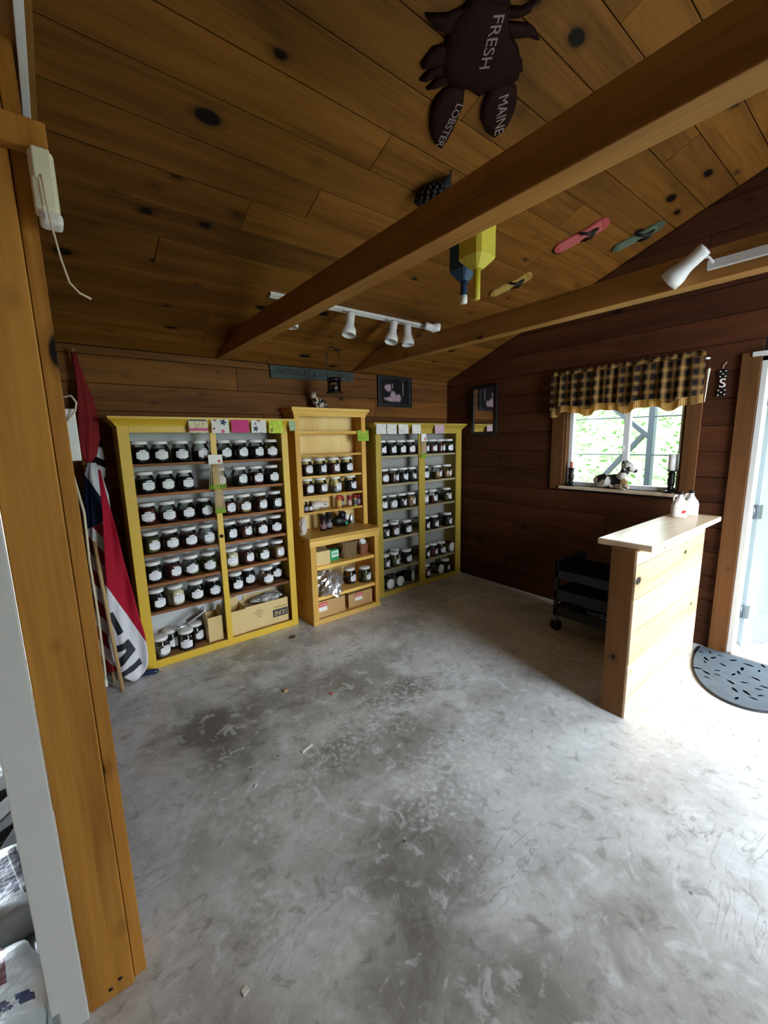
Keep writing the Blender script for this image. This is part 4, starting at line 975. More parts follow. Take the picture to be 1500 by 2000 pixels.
spice(2.095, 3.36, zs5+.0003, .026, .118, plain('orange_spice_body', 'c9824a', .4), plain('orange_red_cap', 'c04a35', .45), plain('yellow_spice_label', 'ddb765', .6), 'orange spice jar with a red cap, largest on the hutch shelf')
spice(2.150, 3.40, zs5+.0003, .023, .098, drk, rc, plain('grey_spice_label', '9a9894', .6), 'grey labelled spice jar right behind the orange one')
spice(2.215, 3.36, zs5+.0003, .021, .105, plain('rust_body', '9a4a38', .4), rc, plain('pale_pink_label', 'd8b8a8', .6), 'rusty spice jar with a pale label and red cap')
spice(2.280, 3.36, zs5+.0003, .021, .105, plain('green_body', '9cae4a', .4), plain('crimson_cap', 'a3263a', .45), plain('navy_grey_label', '5a5f6c', .6), 'green spice jar with a crimson cap on the hutch shelf')
spice(2.337, 3.375, zs5+.0003, .020, .102, plain('plum_body', '4e2c34', .4), rc, plain('lilac_label', 'b59aa8', .6), 'plum spice jar at the end next to the hutch post')
# worktop things
def tin(x, y, r, h, bm, lab, lbm):
    t = thing('tall_tin', lab, 'tin', (x, y, .7955), 'dark tins on the hutch worktop')
    obj('body', MB().lathe([(r, 0), (r, h*.88)], (0, 0, 0), 18), bm, t, local=True)
    obj('lid', MB().lathe([(r*1.06, h*.86), (r*1.06, h*.99), (r*.9, h)], (0, 0, 0), 18), M['black'], t, local=True)
    obj('paper_label', MB().lathe([(r+.0007, h*.12), (r+.0007, h*.42)], (0, 0, 0), 18), lbm, t, local=True)
tin(1.882, 3.31, .030, .150, plain('maroon_tin', '2c1517', .35), 'maroon tin with a dark lid on the hutch worktop', plain('dusty_label', '8c6a66'))
tin(1.955, 3.33, .030, .160, plain('charcoal_tin', '1d1a1c', .35), 'taller charcoal tin with grey lettering band on the hutch worktop', plain('grey_label', '8f8a90'))
t = thing('plush_toy', 'black and white plush animal with a green tag on the hutch worktop', 'toy', (2.13, 3.36, .7955))
m = MB(); m.ellipsoid((2.10, 3.37, .85), (.085, .05, .055)); m.ellipsoid((2.15, 3.36, .84), (.07, .05, .045)); obj('body', m, M['black'], t)
m = MB(); m.ellipsoid((2.12, 3.35, .908), (.042, .036, .040)); m.ellipsoid((2.09, 3.35, .936), (.014, .012, .020)); obj('head', m, M['black'], t)
obj('white_patch', MB().ellipsoid((2.155, 3.322, .890), (.022, .018, .035)), M['paper'], t)
obj('tag', MB().lathe([(.018, 0), (.018, .003)], (2.135, 3.300, .832), 18, (.1, -1, .1)), plain('emerald_tag', '1aa86c', .4), t)
obj('ribbon', crumple((2.225, 3.35, .86), (.022, .02, .045), 8, 14, 8), M['chrome'], t)
k = NT('clear_film'); k.fin(k.mix(k.noise(k.coord(), 30, 3), rgb('cfc4bd'), rgb('f0ebe6')), .25, .6); k.b.inputs['Alpha'].default_value = .55; M['film'] = k.m
m = crumple((1.662, 3.268, .855), (.030, .026, .075), 21, 16, 10, .3, .12)
m.v = [(v[0]-.35*max(0, .83-v[2]), min(v[1], 3.2995), max(v[2], .7955)) for v in m.v]
one('plastic_bag', m, M['film'], 'crumpled clear bag at the foot of the left hutch post on the worktop', 'plastic bag')
# lower shelf
zq = .5253
carton('tan_carton', 'plain tan carton at the left of the upper lower shelf of the hutch', 1.690, 1.842, 3.14, 3.32, zq, .655, M['cardlight'])
t = thing('green_box', 'bright green and white printed box on the hutch shelf', 'box', (1.92, 3.24, zq), None, .12)
obj('carton', MB().box(-.055, .055, -.035, .035, 0, .10), plain('green_carton', '1f9a58', .5), t, .002, local=True)
obj('printed_panel', MB().box(-.030, .050, -.0362, -.0345, .030, .088), plain('mint_print', 'd2e6d8', .6), t, local=True)
obj('printed_line', MB().box(-.020, .04, -.0368, -.036, .055, .068), plain('green_print', '3aa870', .6), t, local=True)
k = NT('woven_wicker'); c = k.coord(rnd=False); 
def checker(sc1, sc2):
    w1 = k.n('ShaderNodeTexWave'); k.l(c, w1.inputs['Vector']); w1.bands_direction = 'X'; w1.inputs['Scale'].default_value = sc1
    w2 = k.n('ShaderNodeTexWave'); k.l(c, w2.inputs['Vector']); w2.bands_direction = 'Z'; w2.inputs['Scale'].default_value = sc2
    return k.math('MULTIPLY', w1.outputs['Fac'], w2.outputs['Fac'])
wf_ = checker(22, 24); k.bump(wf_, 1., .006); M['wicker'] = k.fin(k.mix(k.step(wf_, .1, .6), rgb('5a4226'), rgb('d3b27c')), .7)
def basket(x, y, z, rx, ry, h, flare, m_, lab, rim=True):
    t = thing('wicker_basket', lab, 'basket', (x, y, z))
    b = MB(); vs = []; n = 24
    def ring(k_, zz, q=1.0):
        out = []
        for i in range(n):
            a_ = 2*math.pi*i/n; c_, s_ = math.cos(a_), math.sin(a_)
            out.append((rx*k_*q*math.copysign(abs(c_)**.5, c_), ry*k_*q*math.copysign(abs(s_)**.5, s_), zz))
        return out
    R_ = [ring(1, 0), ring(1+flare*.5, h*.5), ring(1+flare, h), ring(1+flare, h, .92), ring(1, .012, .9)]
    for r in R_: vs += r
    b.add(vs, [tuple(range(n))[::-1]]+[(j*n+i, j*n+(i+1) % n, (j+1)*n+(i+1) % n, (j+1)*n+i) for j in range(4) for i in range(n)]+[tuple(4*n+i for i in range(n))], False)
    obj('woven_body', b, m_, t, local=True)
    if rim: obj('rim', MB().tube(ring(1+flare, h, .97)+[ring(1+flare, h, .97)[0]], .006, 6), m_, t, local=True)
    return t
basket(2.085, 3.235, zq, .075, .06, .155, .28, M['wicker'], 'square flared wicker basket on the hutch shelf')
t = basket(2.252, 3.22, zq, .042, .04, .10, .2, plain('copper_wicker', '8a5236', .5, .4, 40.), 'small brown basket with tissue inside on the hutch shelf')
obj('tissue', crumple((0, 0, .115), (.035, .03, .035), 4, 16, 10), M['paper'], t, local=True)
k = NT('silver_foil_bag'); nz = k.noise(k.coord((1, 1, 1)), 9, 3, .6, 1.); k.fin(k.mix(k.step(nz, .4, .62), rgb('b9a98c'), rgb('dcdde2')), .16, None, .75); k.bump(nz, .8, .02); M['foil'] = k.m
m = crumple((1.86, 3.225, .335), (.150, .095, .092), 12, 22, 13, .28, .13)
for v in crumple((1.86, 3.14, .275), (.11, .05, .045), 14, 24, 14, .4).f: pass
t = thing('silver_bag', 'crumpled silver foil bag sagging over the hutch shelf edge', 'bag', (1.86, 3.2, .246))
m.v = [(min(max(v[0], 1.650 if v[1] > 3.12 else 1.688), 2.05), min(v[1], 3.47), max(v[2], .247)) for v in m.v]
obj('bag', m, M['foil'], t)
m2 = crumple((1.82, 3.135, .285), (.10, .055, .075), 15, 16, 10, .35, .16); m2.v = [(v[0], v[1], max(v[2], .2)) if v[1] < 3.09 else (v[0], v[1], max(v[2], .247)) for v in m2.v]
m2.v = [(max(v[0], 1.69), v[1], v[2]) for v in m2.v]
obj('bag_mouth', m2, M['foil'], t)
def labelled(x0, x1, y0, y1, z1, lx, lab):
    t = carton('shipping_carton', lab, x0, x1, y0, y1, .0405, z1, M['cardboard'], None, 'brown cartons on the hutch floor')
    h_ = z1-.0405
    obj('white_sticker', MB().box(lx, lx+.085, y0-.0012, y0, .0405+h_*.40, .0405+h_*.9), M['paper'], t)
    obj('red_sticker', MB().box(lx, lx+.085, y0-.0018, y0-.0006, .0405+h_*.66, .0405+h_*.9), M['red'], t)
    text('sticker_lettering', 'ULINE', .026, (lx+.0425, y0-.0020, .0405+h_*.78), (1, 0, 0), (0, 0, 1), M['paper'], t, .0003)
labelled(1.690, 1.975, 3.130, 3.40, .200, 1.698, 'brown carton with a red and white sticker below the silver bag')
labelled(2.030, 2.308, 3.155, 3.43, .178, 2.105, 'brown carton with a red and white sticker at the right of the hutch floor')

# ------------------------------------------------------------------ back wall decoration
t = thing('wooden_sign', 'long weathered blue grey lettered sign high on the back wall', 'sign', (1.96, 3.49, 2.16))
obj('board', MB().prism([(1.538, 2.153), (2.388, 2.178), (2.390, 2.262), (1.536, 2.262)], lambda a, b, h: (a, h, b), 3.478, 3.4995), M['bluegrey'], t, .003)
text('lettering', 'HADSACKS & KNITTINGS', .074, (1.965, 3.4775, 2.214), (1, 0, .01), (0, 0, 1), plain('black_green_paint', '10140f', .7), t, .0008, .92)
t = thing('lantern', 'black wire lantern with a glass jar hanging from the ceiling boards', 'lantern', (1.93, 3.10, 2.005))
lx, ly = 1.93, 3.10
obj('base', MB().lathe([(.070, 0), (.074, .006), (.070, .014)], (lx, ly, 2.005), 20), M['iron'], t)
for sgn in (-1, 1): obj('side_wire', MB().tube([(lx+sgn*.062, ly, 2.01), (lx+sgn*.062, ly, 2.30), (lx+sgn*.052, ly, 2.345), (lx+sgn*.03, ly, 2.37), (lx, ly, 2.378)], .0035), M['iron'], t)
obj('hook', MB().tube([(lx, ly, 2.378), (lx+.012, ly, 2.392), (lx, ly, 2.405), (lx, ly, zc(ly)+.004)], .003), M['iron'], t)
obj('collar', MB().lathe([(.036, 2.225), (.036, 2.232)], (lx, ly, 0), 18), M['iron'], t)
obj('hood', MB().lathe([(.062, 2.105), (.060, 2.125), (.045, 2.135)], (lx, ly, 0), 18), M['iron'], t)
obj('glass_cup', MB().lathe([(.045, 2.019), (.05, 2.022), (.05, 2.105), (.047, 2.105)], (lx, ly, 0), 20), M['glass'], t)
obj('candle', MB().lathe([(.028, 2.02), (.028, 2.075), (.01, 2.077)], (lx, ly, 0), 14), M['black'], t)
t = thing('cow_statuette', 'small white and dark sitting cow statuette on top of the hutch', 'ornament', (1.95, 3.40, 1.9005))
k = NT('spotted_ceramic'); nz = k.noise(k.coord(), 34, 1, .4); M['spot'] = k.fin(k.mix(k.step(nz, .47, .53), rgb('c9bfa6'), rgb('2c211a')), .4)
m = MB(); m.ellipsoid((1.965, 3.40, 1.948), (.055, .032, .045)); m.ellipsoid((1.915, 3.40, 1.965), (.030, .028, .045)); obj('body', m, M['spot'], t)
m = MB(); m.ellipsoid((1.893, 3.395, 2.022), (.026, .024, .032)); m.ellipsoid((1.880, 3.385, 2.010), (.018, .018, .016)); h_ = obj('head', m, plain('cream_ceramic', 'd6cbb0', .4), t)
for s in (-1, 1): obj('ear', MB().ellipsoid((1.897+s*.022, 3.395, 2.048), (.010, .007, .012)), M['spot'], h_)
for x in (1.905, 1.925, 1.99, 2.012): obj('leg', MB().tube([(x, 3.385, 1.945), (x-.004, 3.378, 1.902)], [.012, .009], 8), M['spot'], t)
# framed picture
t = thing('framed_picture', 'black framed picture with a pale still life on the back wall', 'picture', (2.92, 3.49, 1.95))
for q in ((2.69, 2.735, 1.955, 2.268), (3.11, 3.155, 1.955, 2.268), (2.735, 3.11, 1.955, 1.995), (2.735, 3.11, 2.228, 2.268)): obj('frame', MB().box(q[0], q[1], 3.474, 3.4995, q[2], q[3]), M['black'], t, .003)
k = NT('dark_still_life_print'); c = k.coord(rnd=False); sx = k.n('ShaderNodeSeparateXYZ'); k.l(c, sx.inputs[0]); nz = k.noise(c, 16, 4, .6)
def blobm(x, z, rx, rz):
    a_ = k.math('DIVIDE', k.math('SUBTRACT', sx.outputs[0], x), rx); b_ = k.math('DIVIDE', k.math('SUBTRACT', sx.outputs[2], z), rz)
    return k.math('SUBTRACT', 1., k.step(k.math('ADD', k.math('SQRT', k.math('ADD', k.math('MULTIPLY', a_, a_), k.math('MULTIPLY', b_, b_))), k.math('MULTIPLY', k.math('SUBTRACT', nz, .5), 1.4)), .6, 1.05))
col = rgb('0a090c')
mk = k.math('MAXIMUM', blobm(-.09, .20, .05, .045), k.math('MAXIMUM', blobm(-.03, .085, .12, .03), k.math('MAXIMUM', blobm(-.02, .12, .05, .05), k.math('MAXIMUM', blobm(.05, .10, .035, .05), k.math('MAXIMUM', blobm(-.03, .22, .008, .03), blobm(.115, .20, .006, .09))))))
M['stilllife'] = k.fin(k.mix(mk, col, k.mix(nz, rgb('6b4a52'), rgb('c3adb4'))), .35)
obj('print', MB().box(2.735, 3.11, 3.488, 3.494, 1.995, 2.228), M['stilllife'], t)

# ------------------------------------------------------------------ track lights
def lamp_head(t, p0, p1, stem_from, r0=.030, r1=.050):
    p0, p1 = Vector(p0), Vector(p1); d_ = (p1-p0); L = d_.length; d_.normalize()
    h = obj('lamp_head', MB().lathe([(.012, -.012), (r0*.92, -.010), (r0, 0), (r0, L*.42), (r0*1.12, L*.55), (r1*.94, L*.72), (r1, L*.82), (r1, L), (r1*.94, L), (r1*.9, L*.8), (r0*.8, L*.5), (.01, L*.45)], p0, 22, d_), M['white'], t)
    obj('yoke', MB().tube([stem_from, (Vector(stem_from)+p0)/2+Vector((.006, 0, 0)), p0+d_*.03], .006, 6), M['white'], h)
    obj('bulb', MB().ellipsoid(p0+d_*L*.72, (.022, .022, .022), 10, 6), M['cream'], h)
t = thing('track_light', 'white ceiling track light with bell shaped heads above the hutch', 'track light', cpt(1.9, .85, 0))
m = MB(); vs = [cpt(u, .85+v, h_) for h_ in (0.001, .022) for v in (-.018, .018) for u in (1.22, 2.63)]
m.add(vs, [(0,2,3,1),(4,5,7,6),(0,1,5,4),(1,3,7,5),(3,2,6,7),(2,0,4,6)]); obj('track', m, M['white'], t)
for p0, p1, u in (((1.335, 2.62, 2.50), (1.315, 2.62, 2.345), 1.33), ((1.795, 2.62, 2.500), (1.760, 2.605, 2.350), 1.78), ((2.195, 2.62, 2.500), (2.150, 2.605, 2.352), 2.17), ((2.318, 2.60, 2.492), (2.312, 2.59, 2.345), 2.33), ((2.56, 2.64, 2.535), (2.66, 2.60, 2.51), 2.55)):
    lamp_head(t, p0, p1, cpt(u, .85, .02))
t = thing('track_light', 'white track light mounted on the side of the tie beam over the counter', 'track light', (2.366, .3, 2.33))
obj('track', MB().box(2.355, 2.3745, -.8, .662, 2.312, 2.350), M['white'], t, .002)
lamp_head(t, (2.325, .672, 2.388), (2.335, .800, 2.298), (2.358, .64, 2.335), .030, .046)

# ------------------------------------------------------------------ things fixed to the ceiling
cfn = cpt
k = NT('painted_lobster'); nz = k.noise(k.coord(), 60, 4); M['lob'] = k.fin(k.mix(nz, rgb('120706'), rgb('301612')), .7, .12); k.bump(nz, .5, .006)
M['lobtxt'] = plain('chalky_lettering', '8f7c76', .7, .2)
t = thing('lobster_plaque', 'dark carved lobster plaque with pale lettering on the ceiling boards', 'plaque', cpt(1.55, 2.40, 0))
body = [(1.235, 2.66), (1.255, 2.60), (1.305, 2.525), (1.327, 2.49), (1.318, 2.466), (1.309, 2.431), (1.325, 2.387), (1.354, 2.328), (1.411, 2.276), (1.487, 2.271), (1.537, 2.3), (1.606, 2.302), (1.635, 2.343), (1.699, 2.393), (1.714, 2.427), (1.678, 2.468), (1.613, 2.498), (1.55, 2.503), (1.503, 2.533), (1.47, 2.566), (1.43, 2.592), (1.40, 2.65), (1.37, 2.72), (1.30, 2.74)]
obj('body', MB().dome(body, cfn, .035), M['lob'], t)
obj('claw', MB().dome([(1.444, 2.249), (1.436, 2.21), (1.446, 2.169), (1.477, 2.125), (1.518, 2.088), (1.561, 2.065), (1.612, 2.06), (1.613, 2.1), (1.599, 2.157), (1.58, 2.209), (1.566, 2.245), (1.528, 2.29), (1.481, 2.29)], cfn, .032), M['lob'], t)
obj('claw', MB().dome([(1.630, 2.35), (1.643, 2.301), (1.665, 2.264), (1.699, 2.235), (1.764, 2.213), (1.822, 2.213), (1.837, 2.247), (1.837, 2.284), (1.816, 2.331), (1.78, 2.377), (1.738, 2.402), (1.674, 2.40)], cfn, .032), M['lob'], t)
for p in ([(1.330, 2.480), (1.282, 2.43), (1.209, 2.392), (1.227, 2.385), (1.278, 2.377), (1.351, 2.4)], [(1.355, 2.375), (1.303, 2.333), (1.295, 2.271), (1.31, 2.261), (1.357, 2.294), (1.396, 2.34)], [(1.415, 2.30), (1.388, 2.261), (1.375, 2.216), (1.398, 2.231), (1.445, 2.275)],
          [(1.375, 2.32), (1.337, 2.264), (1.328, 2.227), (1.347, 2.232), (1.405, 2.295)], [(1.465, 2.549), (1.526, 2.579), (1.557, 2.618), (1.566, 2.59), (1.536, 2.553), (1.492, 2.529)], [(1.50, 2.52), (1.593, 2.562), (1.633, 2.565), (1.68, 2.554), (1.635, 2.544), (1.596, 2.52), (1.548, 2.49)], [(1.61, 2.478), (1.673, 2.477), (1.71, 2.454), (1.696, 2.439), (1.651, 2.44)]):
    obj('leg', MB().dome(p, cfn, .022), M['lob'], t)
for i in range(5): 
    uu, vv = 1.30+.013*i, 2.72-.045*i; obj('tail_ridge', MB().dome([(uu-.055, vv), (uu, vv+.012), (uu+.075, vv+.03), (uu+.078, vv+.015), (uu, vv-.008), (uu-.05, vv-.014)], cfn, .010, .5, .033), M['lob'], t)
def ctext(name, s_, size, c0, c1, h_, mat_, par, sx_=1.0):
    a0, a1 = cpt(*c0, h_), cpt(*c1, h_); xd = (a1-a0).normalized(); yd = NC.cross(xd)
    return text(name, s_, size, (a0+a1)/2, xd, yd, mat_, par, .0012, sx_)
ctext('lettering', 'FRESH', .062, (1.436, 2.535), (1.524, 2.386), .0365, M['lobtxt'], t)
ctext('lettering', 'LOBSTER', .048, (1.534, 2.245), (1.572, 2.085), .0335, M['lobtxt'], t, .95)
ctext('lettering', 'MAINE', .062, (1.690, 2.362), (1.805, 2.246), .0335, M['lobtxt'], t, .95)
# pine cone
t = thing('pine_cone', 'dark pine cone fixed to the ceiling beside the tie beam', 'pine cone', cpt(1.70, 1.90, 0))
m = MB()
for i in range(9):
    for j in range(9):
        a_ = 2*math.pi*j/9+i*.35; f = i/8; r = .052*math.sin(math.pi*(.12+.8*f)); L_ = -.085+.17*f
        cc = cpt(1.71+.35*L_+r*math.cos(a_)*.9, 1.885+.9*L_+r*math.sin(a_)*.35, .05+r*math.sin(a_)*.9); m.ellipsoid(cc, (.017, .014, .012), 6, 4)
obj('scales', m, plain('dark_cone', '1c1210', .7, .4, 60.), t)
obj('core', MB().tube([cpt(1.68, 1.81, .05), cpt(1.74, 1.965, .05), cpt(1.752, 1.99, .02), cpt(1.755, 1.995, 0)], [.03, .03, .004, .004], 8), plain('cone_core', '120b09', .8), t)
# flip flops
def flipflop(c0, c1, w, mats, lab):
    c0, c1 = Vector(c0), Vector(c1); ax = (c1-c0); L = ax.length; ax.normalize(); px = Vector((-ax.y, ax.x)); mid = (c0+c1)/2
    t = thing('flip_flop', lab, 'ornament', cpt(mid.x, mid.y, 0), 'wooden flip flops on the ceiling')
    out = []
    prof = [(-.5, .0), (-.49, .22), (-.42, .40), (-.25, .44), (-.05, .36), (.12, .38), (.3, .5), (.42, .44), (.485, .25), (.5, 0)]
    for s_, f in prof: out.append((s_, f))
    for s_, f in prof[::-1][1:-1]: out.append((s_, -f))
    poly = [tuple(mid+ax*(s_*L)+px*(f*w)) for s_, f in out]
    sole = obj('sole', MB().prism(poly, cfn, 0.0005, .016), mats[0], t, .003)
    for i in range(6):
        f = (-.36+.145*i); p = [mid+ax*(s_*L)+px*(f*w) for s_ in (-.40, .40)]
        obj('stripe', MB().prism([tuple(p[0]+px*.003), tuple(p[1]*.9+mid*.1+px*.003), tuple(p[1]*.9+mid*.1-px*.003), tuple(p[0]-px*.003)], cfn, .0162, .0172), mats[1], sole)
    toe = mid+ax*(.30*L); sA, sB = mid+ax*(-.02*L)+px*(.40*w), mid+ax*(-.02*L)-px*(.40*w)
    for q in (sA, sB): obj('strap', MB().tube([cpt(q.x, q.y, .012), cpt((q.x+toe.x)/2, (q.y+toe.y)/2, .040), cpt(toe.x, toe.y, .014)], .009, 7), M['black'] if mats[2] is None else mats[2], t)
flipflop((2.940, 1.868), (3.073, 2.197), .125, (plain('coral_paint', 'b4494a', .6), plain('coral_light', 'cf7d74', .6), None), 'coral red wooden flip flop on the ceiling boards')
flipflop((3.434, 2.052), (3.553, 2.366), .105, (plain('sage_paint', '4d5c47', .6), plain('sage_light', '76836c', .6), None), 'sage green wooden flip flop on the ceiling boards')
flipflop((2.861, 1.353), (3.008, 1.647), .105, (plain('ochre_paint', 'a8823a', .6), plain('ochre_light', 'd0b06a', .6), None), 'ochre yellow wooden flip flop on the ceiling boards')
# buoys
def buoy(x, y, zsh, zend, hw, body, spin, tip, lab, topz):
    t = thing('lobster_buoy', lab, 'buoy', (x, y, zend), 'lobster buoys hanging by the tie beam')
    def sq(r, z): return [(x+r*a_, y+r*b_, z) for a_, b_ in ((-1, -.75), (-.75, -1), (.75, -1), (1, -.75), (1, .75), (.75, 1), (-.75, 1), (-1, .75))]
    m = MB(); rs = [sq(hw*.35, zsh-.035), sq(hw, zsh), sq(hw, zsh+.15), sq(hw*.6, zsh+.175)]; vs = [v for r in rs for v in r]
    m.add(vs, [tuple(range(8))[::-1]]+[(j*8+i, j*8+(i+1) % 8, (j+1)*8+(i+1) % 8, (j+1)*8+i) for j in range(3) for i in range(8)]+[tuple(24+i for i in range(8))]); obj('body', m, body, t)
    obj('spindle', MB().lathe([(.0125, zend), (.0135, zend+.004), (.0135, zsh-.03)], (x, y, 0), 14), spin, t)
    if tip: obj('painted_tip', MB().lathe([(.0138, zend-.001), (.0142, zend+.002), (.0142, zend+.028)], (x, y, 0), 14), tip, t)
    obj('rope', MB().tube([(x, y, zsh+.17), (x-.02, y, zsh+.20), (1.215, y, 2.412), (1.196, y, 2.398)], .004, 6), M['wire'], t)
yb = plain('buoy_yellow', 'c8b93a', .5); bb = plain('buoy_blue', '22405e', .5)
buoy(1.305, 1.078, 2.250, 2.112, .052, yb, yb, None, 'yellow wooden lobster buoy hanging beyond the tie beam', 0)
buoy(1.380, 1.205, 2.262, 2.145, .046, bb, bb, M['paper'], 'blue wooden lobster buoy with a white tipped spindle', 0)

# ------------------------------------------------------------------ flags in the corner
M['pole'] = plain('pale_pole_wood', 'b59464', .6, .2, 30.)
def cloth_mat(name, fn, f=.15):
    k = NT(name); c = k.coord(rnd=False); sx = k.n('ShaderNodeSeparateXYZ'); k.l(c, sx.inputs[0]); col = fn(k, sx.outputs[0], sx.outputs[1], sx.outputs[2]); k.fin(col, .85, .2); k.bump(k.noise(c, 220, 2), .1, .001); return k.m
t = thing('furled_red_flag', 'dark red flag furled on a tall pole in the back left corner', 'flag', (.19, 3.40, 0))
obj('pole', MB().tube([(.150, 3.36, .0), (.184, 3.42, 2.228)], .009, 8), M['pole'], t)
obj('cloth', MB().loft([((.182, 3.42, 2.205), .012, .012), ((.196, 3.42, 2.05), .024, .022), ((.206, 3.410, 1.92), .042, .035), ((.205, 3.392, 1.80), .054, .04), ((.198, 3.382, 1.66), .056, .045), ((.186, 3.378, 1.55), .040, .04), ((.180, 3.372, 1.503), .016, .02)], 30, 5, .16), cloth_mat('dark_red_cloth', lambda k, x, y, z: k.mix(k.noise(k.coord(), 6, 3), rgb('6e1c1e'), rgb('93292a'))), t)
t = thing('black_white_pennant', 'white pennant with black blocks hanging behind the red flag', 'flag', (.235, 3.44, 1.40))
def bwcol(k, x, y, z):
    fr_ = k.math('FRACT', k.math('ADD', k.math('DIVIDE', k.math('ADD', z, k.math('MULTIPLY', x, .6)), .135), 20.)); return k.mix(k.math('GREATER_THAN', fr_, .60), rgb('c9c6c2'), rgb('0d0d10'))
obj('cloth', MB().loft([((.232, 3.470, 1.78), .012, .012), ((.238, 3.469, 1.70), .024, .018), ((.240, 3.469, 1.55), .034, .020), ((.245, 3.470, 1.45), .03, .018), ((.255, 3.470, 1.39), .010, .011)], 24, 4, .12), cloth_mat('black_white_cloth', bwcol), t)
t = thing('striped_flag', 'navy, red and white striped flag gathered on a pole in the corner', 'flag', (.17, 3.27, 0))
def uscol(k, x, y, z):
    fr_ = k.math('FRACT', k.math('ADD', k.math('DIVIDE', k.math('ADD', z, k.math('MULTIPLY', x, 1.6)), .21), 20.))
    st = k.mix(k.math('GREATER_THAN', fr_, .5), rgb('8f2727'), rgb('d5d2cf'))
    top = k.math('GREATER_THAN', k.math('ADD', z, k.math('MULTIPLY', x, -.5)), 1.10)
    n_ = k.mix(top, st, rgb('15233e')); wh = k.math('GREATER_THAN', k.math('ADD', z, k.math('MULTIPLY', x, 2.2)), 1.375)
    return k.mix(wh, n_, rgb('cfd0d4'))
obj('pole', MB().tube([(.142, 3.238, .0), (.160, 3.25, .75), (.185, 3.33, 1.46)], .011, 8), M['pole'], t)
obj('cloth', MB().loft([((.195, 3.35, 1.50), .02, .02), ((.192, 3.34, 1.42), .045, .04), ((.195, 3.325, 1.28), .060, .045), ((.188, 3.30, 1.12), .062, .045), ((.172, 3.275, .95), .062, .05), ((.160, 3.25, .70), .066, .05), ((.150, 3.250, .45), .068, .055), ((.142, 3.246, .22), .066, .05), ((.138, 3.236, .09), .04, .03)], 36, 6, .15), cloth_mat('striped_cloth', uscol), t)
one('wooden_stick', MB().tube([(.176, 3.075, .005), (.158, 3.118, .45), (.147, 3.175, .80), (.142, 3.226, 1.0)], [.013, .012, .013, .010], 9), M['pole'], 'rough wooden stick leaning against the striped flag', 'stick')
t = thing('open_flag', 'red and white flag with black letters hanging next to the mustard cabinet', 'flag', (.25, 3.16, 0))
Lf = [(1.46, .212), (1.2, .205), (.95, .185), (.728, .166), (.5, .152), (.34, .137), (.2, .150), (.10, .172), (.04, .205), (.012, .245)]
Rt = [(1.46, .222), (1.2, .250), (.95, .276), (.728, .298), (.5, .325), (.34, .345), (.2, .352), (.10, .345), (.04, .318), (.012, .280)]
m = MB(); vs = []; nS = 14
def ip(T, z):
    for (z0, x0), (z1, x1) in zip(T[:-1], T[1:]):
        if z1 <= z <= z0: return x0+(x1-x0)*(z0-z)/(z0-z1)
    return T[-1][1]
zl = [1.46-(1.46-.012)*i/40 for i in range(41)]
def fy(x, z): return 3.175-.03*(1-z/1.46)+.012*math.sin(x*46+z*3.1)+.006*math.sin(x*90-z*7)
for z in zl:
    a_, b_ = ip(Lf, z), ip(Rt, z)
    for j in range(nS+1): x = a_+(b_-a_)*j/nS; vs.append((x, fy(x, z), z))
m.add(vs, [(i*(nS+1)+j, i*(nS+1)+j+1, (i+1)*(nS+1)+j+1, (i+1)*(nS+1)+j) for i in range(40) for j in range(nS)], True)
def opencol(k, x, y, z):
    b_ = k.math('GREATER_THAN', k.math('ADD', z, k.math('MULTIPLY', k.math('ADD', x, .25-.164), 2.49)), .728); return k.mix(b_, rgb('d9d8dc'), rgb('a8182f'))
o = obj('cloth', m, cloth_mat('open_flag_cloth', opencol), t); o.modifiers.new('s', 'SOLIDIFY').thickness = .004
def letter(poly):
    # subdivide and lay on the cloth surface
    n = len(poly); cx, cz = sum(p[0] for p in poly)/n, sum(p[1] for p in poly)/n; mb_ = MB(); vs = []
    dense = []
    for i in range(n):
        a_, b_ = Vector(poly[i]), Vector(poly[(i+1) % n])
        for q in range(6): dense.append(tuple(a_+(b_-a_)*q/6))
    N_ = len(dense); off = .005
    for k_ in (1, .66, .33): vs += [(cx+(p[0]-cx)*k_, fy(cx+(p[0]-cx)*k_, cz+(p[1]-cz)*k_)-off, cz+(p[1]-cz)*k_) for p in dense]
    vs.append((cx, fy(cx, cz)-off, cz))
    fs = [(r*N_+i, r*N_+(i+1) % N_, (r+1)*N_+(i+1) % N_, (r+1)*N_+i) for r in range(2) for i in range(N_)]+[(2*N_+i, 2*N_+(i+1) % N_, 3*N_) for i in range(N_)]
    return mb_.add(vs, fs, False)
for p in ([(.158, .519), (.185, .53), (.228, .381), (.196, .361)], [(.169, .282), (.251, .316), (.267, .279), (.166, .232)], [(.251, .316), (.286, .228), (.262, .205), (.228, .250)], [(.286, .228), (.178, .125), (.160, .170), (.240, .250)], [(.171, .086), (.304, .155), (.314, .109), (.194, .063)]):
    obj('printed_letter', letter(p), M['ink'], t)
k = NT('navy_nylon'); M['navyn'] = k.fin(k.mix(k.noise(k.coord(), 12, 3), rgb('101a30'), rgb('24365a')), .3)
one('navy_roll', MB().tube([(.262, 3.196, .017), (.30, 3.190, .020), (.35, 3.180, .022), (.395, 3.166, .019), (.41, 3.162, .016)], [.016, .019, .021, .018, .008], 12), M['navyn'], 'shiny navy fabric roll on the floor below the lettered flag', 'fabric roll')

